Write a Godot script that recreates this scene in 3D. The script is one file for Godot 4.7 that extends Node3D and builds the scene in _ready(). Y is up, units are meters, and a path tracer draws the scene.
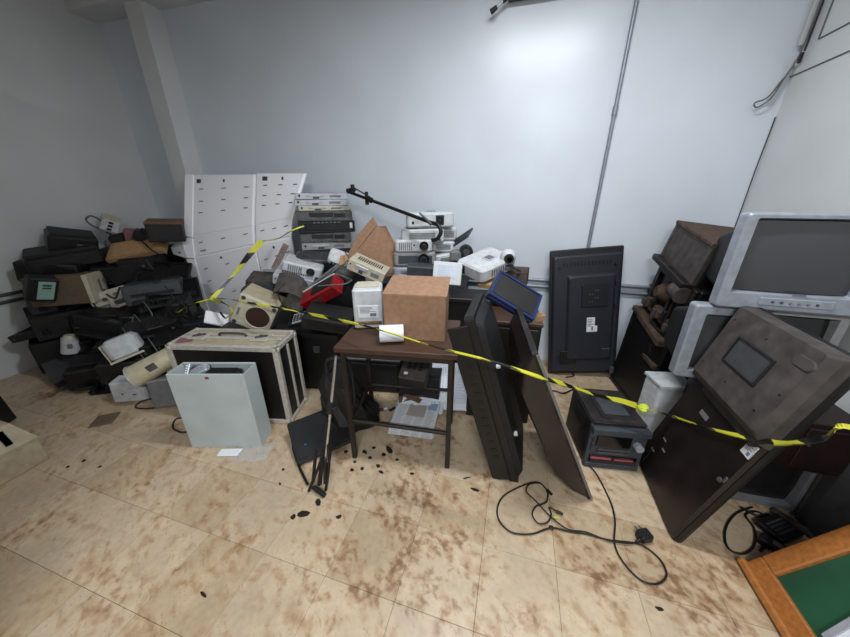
extends Node3D
# A store room with a heap of scrapped electronics. Metres, y up; the back wall runs along x.
var M := {}
var rng := RandomNumberGenerator.new()
var used := {}

# ---------------------------------------------------------------- shape collector
class Shape:
	var st := SurfaceTool.new()
	var t := Transform3D.IDENTITY
	func _init():
		st.begin(Mesh.PRIMITIVE_TRIANGLES)
	func at(p: Vector3, rot := Vector3.ZERO) -> Shape:
		t = Transform3D(Basis.from_euler(rot * PI / 180.0), p)
		return self
	func tri(a, b, c, n, ua = Vector2.ZERO, ub = Vector2.ZERO, uc = Vector2.ZERO):
		var g: Vector3 = (b - a).cross(c - a)
		if g.length_squared() < 1e-18: return
		g = g.normalized()
		var v = [a, b, c]
		var u = [ua, ub, uc]
		if g.dot(n) > 0:
			v = [a, c, b]; u = [ua, uc, ub]
		else:
			g = -g
		g = (t.basis * g).normalized()
		for i in 3:
			st.set_normal(g); st.set_uv(u[i]); st.add_vertex(t * v[i])
	func trs(v, ns, u = null):
		var g: Vector3 = (v[1] - v[0]).cross(v[2] - v[0])
		if g.length_squared() < 1e-18: return
		var o = [0, 1, 2]
		if g.dot(ns[0] + ns[1] + ns[2]) > 0: o = [0, 2, 1]
		for i in o:
			st.set_normal((t.basis * ns[i]).normalized()); st.set_uv(u[i] if u else Vector2.ZERO); st.add_vertex(t * v[i])
	func quad(a, b, c, d, n):
		tri(a, b, c, n, Vector2(0, 1), Vector2(1, 1), Vector2(1, 0)); tri(a, c, d, n, Vector2(0, 1), Vector2(1, 0), Vector2(0, 0))
	func box(c: Vector3, s: Vector3, b := 0.0):
		var h := s * 0.5
		b = minf(b, minf(h.x, minf(h.y, h.z)) * 0.8)
		if b <= 0.0002:
			for ax in 3:
				for sg in [-1.0, 1.0]:
					var n := Vector3.ZERO; n[ax] = sg
					var p = []
					for k in [[-1, -1], [1, -1], [1, 1], [-1, 1]]:
						var q := Vector3.ZERO
						q[ax] = sg * h[ax]; q[(ax + 1) % 3] = k[0] * h[(ax + 1) % 3]; q[(ax + 2) % 3] = k[1] * h[(ax + 2) % 3]
						p.append(c + q)
					quad(p[0], p[1], p[2], p[3], n)
			return
		for ax in 3:
			var a1 := (ax + 1) % 3
			var a2 := (ax + 2) % 3
			for sg in [-1.0, 1.0]:
				var n := Vector3.ZERO; n[ax] = sg
				var p = []
				for k in [[-1, -1], [1, -1], [1, 1], [-1, 1]]:
					var q := Vector3.ZERO
					q[ax] = sg * h[ax]; q[a1] = k[0] * (h[a1] - b); q[a2] = k[1] * (h[a2] - b)
					p.append(c + q)
				quad(p[0], p[1], p[2], p[3], n)
				for s2 in [-1.0, 1.0]:        # edge between ax and a1
					var m := Vector3.ZERO; m[ax] = sg; m[a1] = s2
					var e = []
					for k in [-1.0, 1.0]:
						var q := Vector3.ZERO
						q[ax] = sg * h[ax]; q[a1] = s2 * (h[a1] - b); q[a2] = k * (h[a2] - b); e.append(c + q)
						q[ax] = sg * (h[ax] - b); q[a1] = s2 * h[a1]; e.append(c + q)
					quad(e[0], e[1], e[3], e[2], m)
		for sx in [-1.0, 1.0]:
			for sy in [-1.0, 1.0]:
				for sz in [-1.0, 1.0]:
					tri(c + Vector3(sx * h.x, sy * (h.y - b), sz * (h.z - b)), c + Vector3(sx * (h.x - b), sy * h.y, sz * (h.z - b)), c + Vector3(sx * (h.x - b), sy * (h.y - b), sz * h.z), Vector3(sx, sy, sz))
	func cyl(a: Vector3, b: Vector3, r1: float, r2: float, seg := 16, caps := true):
		var d := (b - a).normalized()
		var e := d.cross(Vector3.UP if absf(d.y) < 0.9 else Vector3.RIGHT).normalized()
		var f := d.cross(e)
		var sl := (r1 - r2) / maxf((b - a).length(), 1e-5)
		for i in seg:
			var n0 := e * cos(TAU * i / seg) + f * sin(TAU * i / seg)
			var n1 := e * cos(TAU * (i + 1) / seg) + f * sin(TAU * (i + 1) / seg)
			var s0 := n0 + d * sl
			var s1 := n1 + d * sl
			trs([a + n0 * r1, a + n1 * r1, b + n1 * r2], [s0, s1, s1]); trs([a + n0 * r1, b + n1 * r2, b + n0 * r2], [s0, s1, s0])
			if caps:
				tri(a, a + n0 * r1, a + n1 * r1, -d); tri(b, b + n0 * r2, b + n1 * r2, d)
	func tube(p: PackedVector3Array, r: float, seg := 6):
		var e := Vector3.ZERO
		var pr := []
		for i in p.size():
			var d := (p[mini(i + 1, p.size() - 1)] - p[maxi(i - 1, 0)]).normalized()
			if e == Vector3.ZERO: e = d.cross(Vector3.UP if absf(d.y) < 0.9 else Vector3.RIGHT).normalized()
			e = (e - d * e.dot(d)).normalized()
			var f := d.cross(e)
			var ring := []
			for k in seg: ring.append(e * cos(TAU * k / seg) + f * sin(TAU * k / seg))
			if pr.size():
				for k in seg:
					var j := (k + 1) % seg
					trs([p[i - 1] + pr[k] * r, p[i - 1] + pr[j] * r, p[i] + ring[j] * r], [pr[k], pr[j], ring[j]])
					trs([p[i - 1] + pr[k] * r, p[i] + ring[j] * r, p[i] + ring[k] * r], [pr[k], ring[j], ring[k]])
			if i == 0 or i == p.size() - 1:
				for k in seg: tri(p[i], p[i] + ring[k] * r, p[i] + ring[(k + 1) % seg] * r, -d if i == 0 else d)
			pr = ring
	func lathe(prof: Array, seg := 24):        # profile of Vector2(radius, y) from the bottom up, about local y
		for i in prof.size() - 1:
			var p: Vector2 = prof[i]
			var q: Vector2 = prof[i + 1]
			var nn := Vector2(q.y - p.y, p.x - q.x).normalized()
			for k in seg:
				var d0 := Vector3(cos(TAU * k / seg), 0, sin(TAU * k / seg))
				var d1 := Vector3(cos(TAU * (k + 1) / seg), 0, sin(TAU * (k + 1) / seg))
				var n0 := d0 * nn.x + Vector3.UP * nn.y
				var n1 := d1 * nn.x + Vector3.UP * nn.y
				var y0 := Vector3.UP * p.y
				var y1 := Vector3.UP * q.y
				trs([d0 * p.x + y0, d1 * p.x + y0, d1 * q.x + y1], [n0, n1, n1]); trs([d0 * p.x + y0, d1 * q.x + y1, d0 * q.x + y1], [n0, n1, n0])
	func loft(rings: Array, c0 := true, c1 := true):
		for i in rings.size() - 1:
			var A: Array = rings[i]
			var Bq: Array = rings[i + 1]
			var m := Vector3.ZERO
			for p in A: m += p
			for p in Bq: m += p
			m /= A.size() * 2.0
			for k in A.size():
				var j := (k + 1) % A.size()
				var n: Vector3 = (A[k] + A[j] + Bq[k] + Bq[j]) * 0.25 - m
				quad(A[k], A[j], Bq[j], Bq[k], n)
		for e in [[c0, 0, 1], [c1, rings.size() - 1, rings.size() - 2]]:
			if e[0]:
				var R: Array = rings[e[1]]
				var m := Vector3.ZERO
				for p in R: m += p
				m /= R.size()
				var o := Vector3.ZERO
				for p in rings[e[2]]: o += p
				o /= R.size()
				for k in R.size(): tri(m, R[k], R[(k + 1) % R.size()], m - o)
	func rr(w: float, h: float, r: float, z: float, off := Vector2.ZERO, n := 3) -> Array:   # rounded rectangle in XY at depth z
		var o := []
		r = minf(r, minf(w, h) * 0.49)
		for q in 4:
			var c := Vector2([1, -1, -1, 1][q] * (w * 0.5 - r), [1, 1, -1, -1][q] * (h * 0.5 - r))
			for k in n + 1:
				var a := PI * 0.5 * (q + float(k) / n)
				o.append(Vector3(c.x + r * cos(a) + off.x, c.y + r * sin(a) + off.y, z))
		return o
	func slab(c: Vector3, s: Vector3, r: float, b: float, n := 3):     # rounded footprint in XZ, chamfered top and bottom
		var R := []
		for e in [[-0.5, 1.0], [-0.5, 0.0], [0.5, 0.0], [0.5, 1.0]]:
			var ring := []
			for p in rr(s.x - 2.0 * b * e[1], s.z - 2.0 * b * e[1], maxf(r - b * e[1], 0.0005), 0.0, Vector2.ZERO, n):
				ring.append(c + Vector3(p.x, e[0] * s.y + (b * (1.0 - e[1]) if e[0] < 0 else -b * (1.0 - e[1])), p.y))
			R.append(ring)
		loft(R)
	func ring(w: float, h: float, iw: float, ih: float, z0: float, z1: float, off := Vector2.ZERO, b := 0.004, slope := 0.0):   # frame in XY, opening iw x ih
		var o := rr(w, h, b * 2, z0)
		var o1 := rr(w, h, b * 2, z1 - b)
		var o2 := rr(w - 2 * b, h - 2 * b, b, z1)
		var i2 := rr(iw + 2 * slope, ih + 2 * slope, b, z1, off)
		var i0 := rr(iw, ih, b, z0, off)
		var L := [o, o1, o2, i2, i0, o]
		for s in 5:
			var A: Array = L[s]
			var Bq: Array = L[s + 1]
			for k in A.size():
				var j := (k + 1) % A.size()
				var n: Vector3
				var mid: Vector3 = (A[k] + A[j] + Bq[k] + Bq[j]) * 0.25
				if s == 0 or s == 1: n = Vector3(mid.x, mid.y, 0).normalized() * 0.5 + Vector3(0, 0, 1.0 if s == 1 else 0.0)
				elif s == 2: n = Vector3(0, 0, 1)
				elif s == 3: n = Vector3(off.x - mid.x, off.y - mid.y, 0)
				else: n = Vector3(0, 0, -1)
				quad(A[k], A[j], Bq[j], Bq[k], n)
	func prism(poly: PackedVector2Array, z0: float, z1: float):
		var id := Geometry2D.triangulate_polygon(poly)
		for i in range(0, id.size(), 3):
			for z in [[z0, -1.0], [z1, 1.0]]:
				var q = []
				for k in 3: q.append(Vector3(poly[id[i + k]].x, poly[id[i + k]].y, z[0]))
				tri(q[0], q[1], q[2], Vector3(0, 0, signf((z1 - z0) * z[1])))
		var cw := Geometry2D.is_polygon_clockwise(poly)
		for i in poly.size():
			var a := poly[i]
			var b := poly[(i + 1) % poly.size()]
			var n := Vector3(b.y - a.y, a.x - b.x, 0) * (-1.0 if cw else 1.0)
			quad(Vector3(a.x, a.y, z0), Vector3(b.x, b.y, z0), Vector3(b.x, b.y, z1), Vector3(a.x, a.y, z1), n)
	func bulge(w: float, h: float, z: float, d: float, off := Vector2.ZERO, n := 8):     # CRT glass: a shallow dome
		for i in n:
			for j in n:
				var v = []
				var ns = []
				for k in [[0, 0], [1, 0], [1, 1], [0, 1]]:
					var a := (float(i + k[0]) / n) * 2 - 1
					var b := (float(j + k[1]) / n) * 2 - 1
					v.append(Vector3(a * w / 2 + off.x, b * h / 2 + off.y, z + d * (1 - 0.55 * a * a - 0.45 * b * b)))
					ns.append(Vector3(2.2 * d * a / w, 1.8 * d * b / h, 1).normalized())
				trs([v[0], v[1], v[2]], [ns[0], ns[1], ns[2]]); trs([v[0], v[2], v[3]], [ns[0], ns[2], ns[3]])
	func mesh() -> ArrayMesh:
		st.index()
		return st.commit()

func S() -> Shape: return Shape.new()

# ---------------------------------------------------------------- nodes
func numbered(called: String) -> String:
	var n: int = used.get(called, 0)
	used[called] = n + 1
	return called if n == 0 else "%s_%03d" % [called, n]

func obj(called: String, s, mat: Material, parent: Node3D = self) -> MeshInstance3D:
	var o := MeshInstance3D.new()
	o.mesh = s.mesh() if s is Shape else s
	o.material_override = mat
	o.name = numbered(called) if parent == self else called
	parent.add_child(o, true)
	return o

func tag(o: Node, label: String, cat: String, grp := "") -> Node:
	o.set_meta("label", label); o.set_meta("category", cat)
	if grp: o.set_meta("group", grp)
	return o

func struct(o: Node, label := "") -> Node:
	o.set_meta("kind", "structure")
	if label: o.set_meta("label", label)
	return o

# a thing's root at its base; c is the centre of a body of height h turned by rot (degrees)
func thing(called: String, label: String, cat: String, c: Vector3, rot := Vector3.ZERO, h := 0.0, grp := "") -> Node3D:
	var o := Node3D.new()
	o.name = numbered(called); add_child(o)
	o.basis = Basis.from_euler(rot * PI / 180.0)
	o.position = c - o.basis * Vector3(0, h * 0.5, 0)
	tag(o, label, cat, grp)
	return o

func dup(src: Node3D, label: String, c: Vector3, rot: Vector3, h: float, grp := "") -> Node3D:
	var r: Node3D = src.duplicate()
	r.name = numbered(String(src.name).rstrip("0123456789").trim_suffix("_")); add_child(r)
	r.basis = Basis.from_euler(rot * PI / 180.0); r.position = c - r.basis * Vector3(0, h * 0.5, 0)
	r.set_meta("label", label)
	if grp: r.set_meta("group", grp)
	return r

func spline(pts: Array, n := 8) -> PackedVector3Array:
	var o := PackedVector3Array()
	for i in pts.size() - 1:
		var a: Vector3 = pts[maxi(i - 1, 0)]
		var b: Vector3 = pts[i]
		var c: Vector3 = pts[i + 1]
		var d: Vector3 = pts[mini(i + 2, pts.size() - 1)]
		for k in n: o.append(b.cubic_interpolate(c, a, d, float(k) / n))
	o.append(pts[-1])
	return o

func cable(called: String, label: String, pts: Array, r: float, mat: Material, cat := "cable", grp := ""):
	var s := S()
	s.tube(spline(pts), r)
	return tag(obj(called, s, mat), label, cat, grp)

# fittings on the faces of a body of size s standing on its base: [name, kind, face, u, v, w, h, depth, material, n]
func fit(root: Node3D, s: Vector3, parts: Array):
	for p in parts:
		var F: Basis
		var o: Vector3
		var d: Vector2
		match p[2]:
			"front": F = Basis(Vector3.RIGHT, Vector3.UP, Vector3.BACK); o = Vector3(0, s.y / 2, s.z / 2); d = Vector2(s.x, s.y)
			"back": F = Basis(Vector3.LEFT, Vector3.UP, Vector3.FORWARD); o = Vector3(0, s.y / 2, -s.z / 2); d = Vector2(s.x, s.y)
			"left": F = Basis(Vector3.BACK, Vector3.UP, Vector3.LEFT); o = Vector3(-s.x / 2, s.y / 2, 0); d = Vector2(s.z, s.y)
			"right": F = Basis(Vector3.FORWARD, Vector3.UP, Vector3.RIGHT); o = Vector3(s.x / 2, s.y / 2, 0); d = Vector2(s.z, s.y)
			_: F = Basis(Vector3.RIGHT, Vector3.FORWARD, Vector3.UP); o = Vector3(0, s.y, 0); d = Vector2(s.x, s.z)
		var g := S()
		g.t = Transform3D(F, o + F * Vector3(p[3] * d.x, p[4] * d.y, 0))
		var w: float = p[5] * d.x
		var h: float = p[6] * d.y
		var e: float = p[7]
		match p[1]:
			"box": g.box(Vector3(0, 0, e / 2 - 0.001), Vector3(w, h, e + 0.002), minf(0.003, absf(e) * 0.5))
			"cyl":
				g.cyl(Vector3(0, 0, -0.001), Vector3(0, 0, e), w / 2, w / 2 * 0.94, 18)
			"lens":
				g.cyl(Vector3(0, 0, -0.001), Vector3(0, 0, e), w / 2, w / 2 * 0.92, 20, false)
				g.cyl(Vector3(0, 0, e), Vector3(0, 0, e * 0.3), w / 2 * 0.92, w / 2 * 0.6, 20, false)
				g.cyl(Vector3(0, 0, e * 0.2), Vector3(0, 0, e * 0.45), w / 2 * 0.66, w / 2 * 0.3, 20)
			"rows":
				for i in p[9]: g.box(Vector3(0, h * ((i + 0.5) / p[9] - 0.5), e / 2), Vector3(w, h / p[9] * 0.5, e + 0.002))
			"cols":
				for i in p[9]: g.box(Vector3(w * ((i + 0.5) / p[9] - 0.5), 0, e / 2), Vector3(w / p[9] * 0.5, h, e + 0.002))
			"grid":
				for i in p[9]:
					for j in p[10]: g.box(Vector3(w * ((i + 0.5) / p[9] - 0.5), h * ((j + 0.5) / p[10] - 0.5), e / 2), Vector3(w / p[9] * 0.72, h / p[10] * 0.72, e + 0.002), 0.001)
			"frame": g.ring(w, h, w - 2 * p[9], h - 2 * p[9], -0.001, e, Vector2.ZERO, 0.002)
		var nm: String = p[0]
		var par: Node3D = root
		if "/" in nm:                        # a sub-part of the last part of that name
			for ch in root.get_children():
				if String(ch.name).begins_with(nm.get_slice("/", 0)): par = ch
			nm = nm.get_slice("/", 1)
		obj(nm, g, p[8], par)

func unit(called: String, label: String, cat: String, c: Vector3, rot: Vector3, s: Vector3, mat: Material, parts := [], r := 0.006, b := 0.004, grp := "") -> Node3D:
	var o := thing(called, label, cat, c, rot, s.y, grp)
	var g := S()
	g.slab(Vector3(0, s.y / 2, 0), s, r, b, 2 if r < 0.02 else 4)
	obj("body", g, mat, o)
	fit(o, s, parts)
	return o

# ---------------------------------------------------------------- materials
func noise_tex(freq: float, lo: float, hi: float, oct := 4, sd := 1, w := 256, a := 0.0, b := 1.0) -> NoiseTexture2D:
	var n := FastNoiseLite.new()
	n.seed = sd; n.noise_type = FastNoiseLite.TYPE_SIMPLEX_SMOOTH; n.frequency = freq; n.fractal_octaves = oct
	var g := Gradient.new()
	g.offsets = PackedFloat32Array([a, b]); g.colors = PackedColorArray([Color(lo, lo, lo), Color(hi, hi, hi)])
	var t := NoiseTexture2D.new()
	t.width = w; t.height = w; t.seamless = true; t.noise = n; t.color_ramp = g
	return t

func mat(key: String, c: Color, rough := 0.5, metal := 0.0, tex: Texture2D = null, scale := 1.0) -> StandardMaterial3D:
	var m := StandardMaterial3D.new()
	m.albedo_color = c; m.roughness = rough; m.metallic = metal
	if tex:
		m.albedo_texture = tex; m.uv1_triplanar = true; m.uv1_scale = Vector3.ONE * scale
	M[key] = m
	return m

func printed(key: String, img: Image, rough := 0.5) -> StandardMaterial3D:
	var m := StandardMaterial3D.new()
	m.albedo_texture = ImageTexture.create_from_image(img); m.roughness = rough
	M[key] = m
	return m

func make_materials():
	var dust := noise_tex(0.02, 0.62, 1.0, 5, 3)
	var fine := noise_tex(0.03, 0.86, 1.0, 4, 5)
	var grime := noise_tex(0.012, 0.35, 1.0, 5, 9, 256, 0.25, 0.75)
	mat("black", Color(0.068, 0.066, 0.07), 0.5, 0, dust, 2.0)
	mat("coal", Color(0.108, 0.106, 0.11), 0.6, 0, dust, 2.0)
	mat("gloss", Color(0.05, 0.05, 0.055), 0.12)
	mat("dirty_gloss", Color(0.15, 0.118, 0.113), 0.36, 0, dust, 1.2)
	mat("tv_shell", Color(0.16, 0.165, 0.20), 0.45, 0, fine, 2.0)
	mat("tv_shell_dark", Color(0.11, 0.115, 0.14), 0.5, 0, fine, 2.0)
	mat("dusty", Color(0.34, 0.31, 0.295), 0.75, 0, dust, 2.0)
	mat("dusty_dark", Color(0.205, 0.168, 0.155), 0.6, 0, grime, 1.6)
	mat("rust_dust", Color(0.36, 0.27, 0.22), 0.85, 0, dust, 2.5)
	mat("grey_dark", Color(0.27, 0.27, 0.28), 0.55, 0, fine, 2.0)
	mat("grey", Color(0.47, 0.47, 0.48), 0.55, 0, fine, 2.0)
	mat("slate", Color(0.26, 0.275, 0.30), 0.5, 0, fine, 2.0)
	mat("silver", Color(0.75, 0.76, 0.79), 0.38, 0.25, fine, 2.0)
	mat("silver_dark", Color(0.42, 0.42, 0.42), 0.42, 0.3, dust, 2.0)
	mat("tv_silver", Color(0.62, 0.64, 0.68), 0.4, 0.1, fine, 2.0)
	mat("tv_grey", Color(0.60, 0.60, 0.60), 0.5, 0, fine, 2.0)
	mat("white", Color(0.82, 0.83, 0.84), 0.5, 0, fine, 2.0)
	mat("panel_white", Color(0.965, 0.965, 0.98), 0.35)
	mat("painted", Color(0.72, 0.76, 0.76), 0.45, 0, noise_tex(0.01, 0.93, 1.0, 3, 21), 1.5)
	mat("ivory", Color(0.80, 0.77, 0.68), 0.5, 0, fine, 2.0)
	mat("beige", Color(0.71, 0.66, 0.55), 0.55, 0, fine, 2.0)
	mat("cream_metal", Color(0.84, 0.80, 0.68), 0.35, 0.2, fine, 2.0)
	mat("alu", Color(0.80, 0.78, 0.74), 0.45, 0.25, fine, 3.0)
	mat("chrome", Color(0.80, 0.80, 0.80), 0.18, 0.9)
	mat("steel_dark", Color(0.19, 0.155, 0.135), 0.55, 0.2, dust, 3.0)
	mat("crt", Color(0.27, 0.27, 0.28), 0.16)
	mat("crt_dim", Color(0.12, 0.12, 0.12), 0.25)
	mat("laminate", Color(0.07, 0.06, 0.06), 0.5, 0, fine, 2.0)
	mat("card", Color(0.62, 0.48, 0.375), 0.85, 0, fine, 3.0)
	mat("card_dull", Color(0.42, 0.36, 0.29), 0.85, 0, fine, 3.0)
	mat("card_dark", Color(0.45, 0.34, 0.25), 0.85, 0, fine, 3.0)
	mat("card_pale", Color(0.72, 0.57, 0.40), 0.85, 0, fine, 3.0)
	mat("tan_board", Color(0.66, 0.52, 0.36), 0.7, 0, fine, 3.0)
	mat("cone", Color(0.22, 0.125, 0.085), 0.9)
	mat("maroon", Color(0.14, 0.068, 0.062), 0.5, 0, dust, 2.0)
	mat("red", Color(0.68, 0.08, 0.12), 0.4, 0, dust, 3.0)
	mat("pink", Color(0.55, 0.36, 0.38), 0.6, 0, fine, 3.0)
	mat("blue", Color(0.10, 0.18, 0.40), 0.4, 0, fine, 3.0)
	mat("blue_edge", Color(0.22, 0.36, 0.72), 0.4)
	mat("navy", Color(0.15, 0.155, 0.19), 0.45, 0, fine, 3.0)
	mat("slat", Color(0.60, 0.51, 0.48), 0.7, 0, dust, 3.0)
	mat("mint", Color(0.58, 0.72, 0.67), 0.5)
	mat("label", Color(0.84, 0.85, 0.85), 0.55)
	mat("label_blue", Color(0.35, 0.62, 0.68), 0.5)
	mat("pink_line", Color(0.72, 0.28, 0.38), 0.4)
	mat("paper", Color(0.86, 0.87, 0.89), 0.8)
	mat("lens_glass", Color(0.02, 0.02, 0.03), 0.05)
	mat("socket", Color(0.03, 0.03, 0.03), 0.6)
	mat("cable_black", Color(0.045, 0.043, 0.042), 0.55)
	mat("cable_brown", Color(0.20, 0.15, 0.11), 0.6)
	mat("cable_grey", Color(0.36, 0.37, 0.37), 0.6)
	mat("conduit", Color(0.58, 0.61, 0.65), 0.4, 0.3, fine, 2.0)
	mat("conduit_dark", Color(0.34, 0.34, 0.33), 0.6, 0.1, dust, 3.0)
	mat("trunking", Color(0.74, 0.74, 0.73), 0.55)
	mat("crack", Color(0.20, 0.19, 0.18), 0.9)
	mat("debris", Color(0.10, 0.075, 0.06), 0.85)
	mat("yellow", Color(0.74, 0.80, 0.22), 0.4)
	mat("green_ink", Color(0.28, 0.42, 0.12), 0.6)
	mat("chalk_green", Color(0.10, 0.33, 0.21), 0.75, 0, noise_tex(0.012, 0.8, 1.0, 4, 44), 1.0)
	var wood := noise_tex(0.01, 0.82, 1.0, 4, 31)
	wood.noise.domain_warp_enabled = true
	var wm := mat("wood", Color(0.72, 0.455, 0.225), 0.42, 0, wood, 1.0)
	wm.uv1_scale = Vector3(14, 14, 1.2)
	var wd := mat("wood_dark", Color(0.30, 0.20, 0.14), 0.5, 0, wood, 1.0)
	wd.uv1_scale = Vector3(2, 14, 14)
	var bag := mat("clear_bag", Color(0.85, 0.86, 0.86, 0.32), 0.25)
	bag.transparency = BaseMaterial3D.TRANSPARENCY_ALPHA
	# wall paint: slightly glossy, faint roller mottling
	var wall_tex := noise_tex(0.006, 0.955, 1.0, 4, 61, 512)
	var w := mat("wall", Color(0.842, 0.868, 0.897), 0.30, 0, wall_tex, 0.35)
	w.uv1_world_triplanar = true
	var w2 := mat("wall_side", Color(0.84, 0.845, 0.845), 0.45, 0, wall_tex, 0.4)
	w2.uv1_world_triplanar = true
	mat("ceiling", Color(0.78, 0.78, 0.77), 0.9)
	mat("grout", Color(0.34, 0.26, 0.19), 0.9)
	var lamp := mat("lamp_glow", Color(1, 1, 1), 0.5)
	lamp.emission_enabled = true; lamp.emission = Color(0.95, 0.98, 1.0); lamp.emission_energy_multiplier = 3.0
	# prints
	var im := Image.create(256, 192, false, Image.FORMAT_RGB8)      # a newspaper-like sheet: columns of grey lines and pictures
	im.fill(Color(0.83, 0.84, 0.85))
	for k in 4:
		for j in 26:
			im.fill_rect(Rect2i(10 + k * 61, 40 + j * 6, rng.randi_range(34, 52), 2), Color(0.66, 0.67, 0.69))
	im.fill_rect(Rect2i(10, 10, 236, 20), Color(0.60, 0.61, 0.65)); im.fill_rect(Rect2i(70, 60, 110, 66), Color(0.66, 0.62, 0.60)); im.fill_rect(Rect2i(186, 20, 58, 60), Color(0.55, 0.64, 0.76))
	printed("news", im, 0.6)
	im = Image.create(128, 128, false, Image.FORMAT_RGB8)           # a form with faint lines
	im.fill(Color(0.84, 0.86, 0.90))
	for j in 14: im.fill_rect(Rect2i(12, 12 + j * 8, rng.randi_range(40, 100), 2), Color(0.62, 0.66, 0.74))
	printed("form", im, 0.6)
	im = Image.create(64, 64, false, Image.FORMAT_RGB8)             # a rating plate: bars and lines
	im.fill(Color(0.86, 0.87, 0.88))
	for j in 5: im.fill_rect(Rect2i(6, 8 + j * 7, rng.randi_range(24, 50), 3), Color(0.35, 0.37, 0.42))
	im.fill_rect(Rect2i(38, 40, 20, 18), Color(0.40, 0.46, 0.56))
	printed("plate", im, 0.5)
	im = Image.create(64, 16, false, Image.FORMAT_RGB8)             # barrier tape, slanting yellow and black stripes
	for y in 16:
		for x in 64: im.set_pixel(x, y, Color(0.80, 0.79, 0.22) if fposmod(x + y * 0.7, 64.0) < 36.0 else Color(0.06, 0.06, 0.05))
	printed("tape", im, 0.35)
	floor_print()

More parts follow.
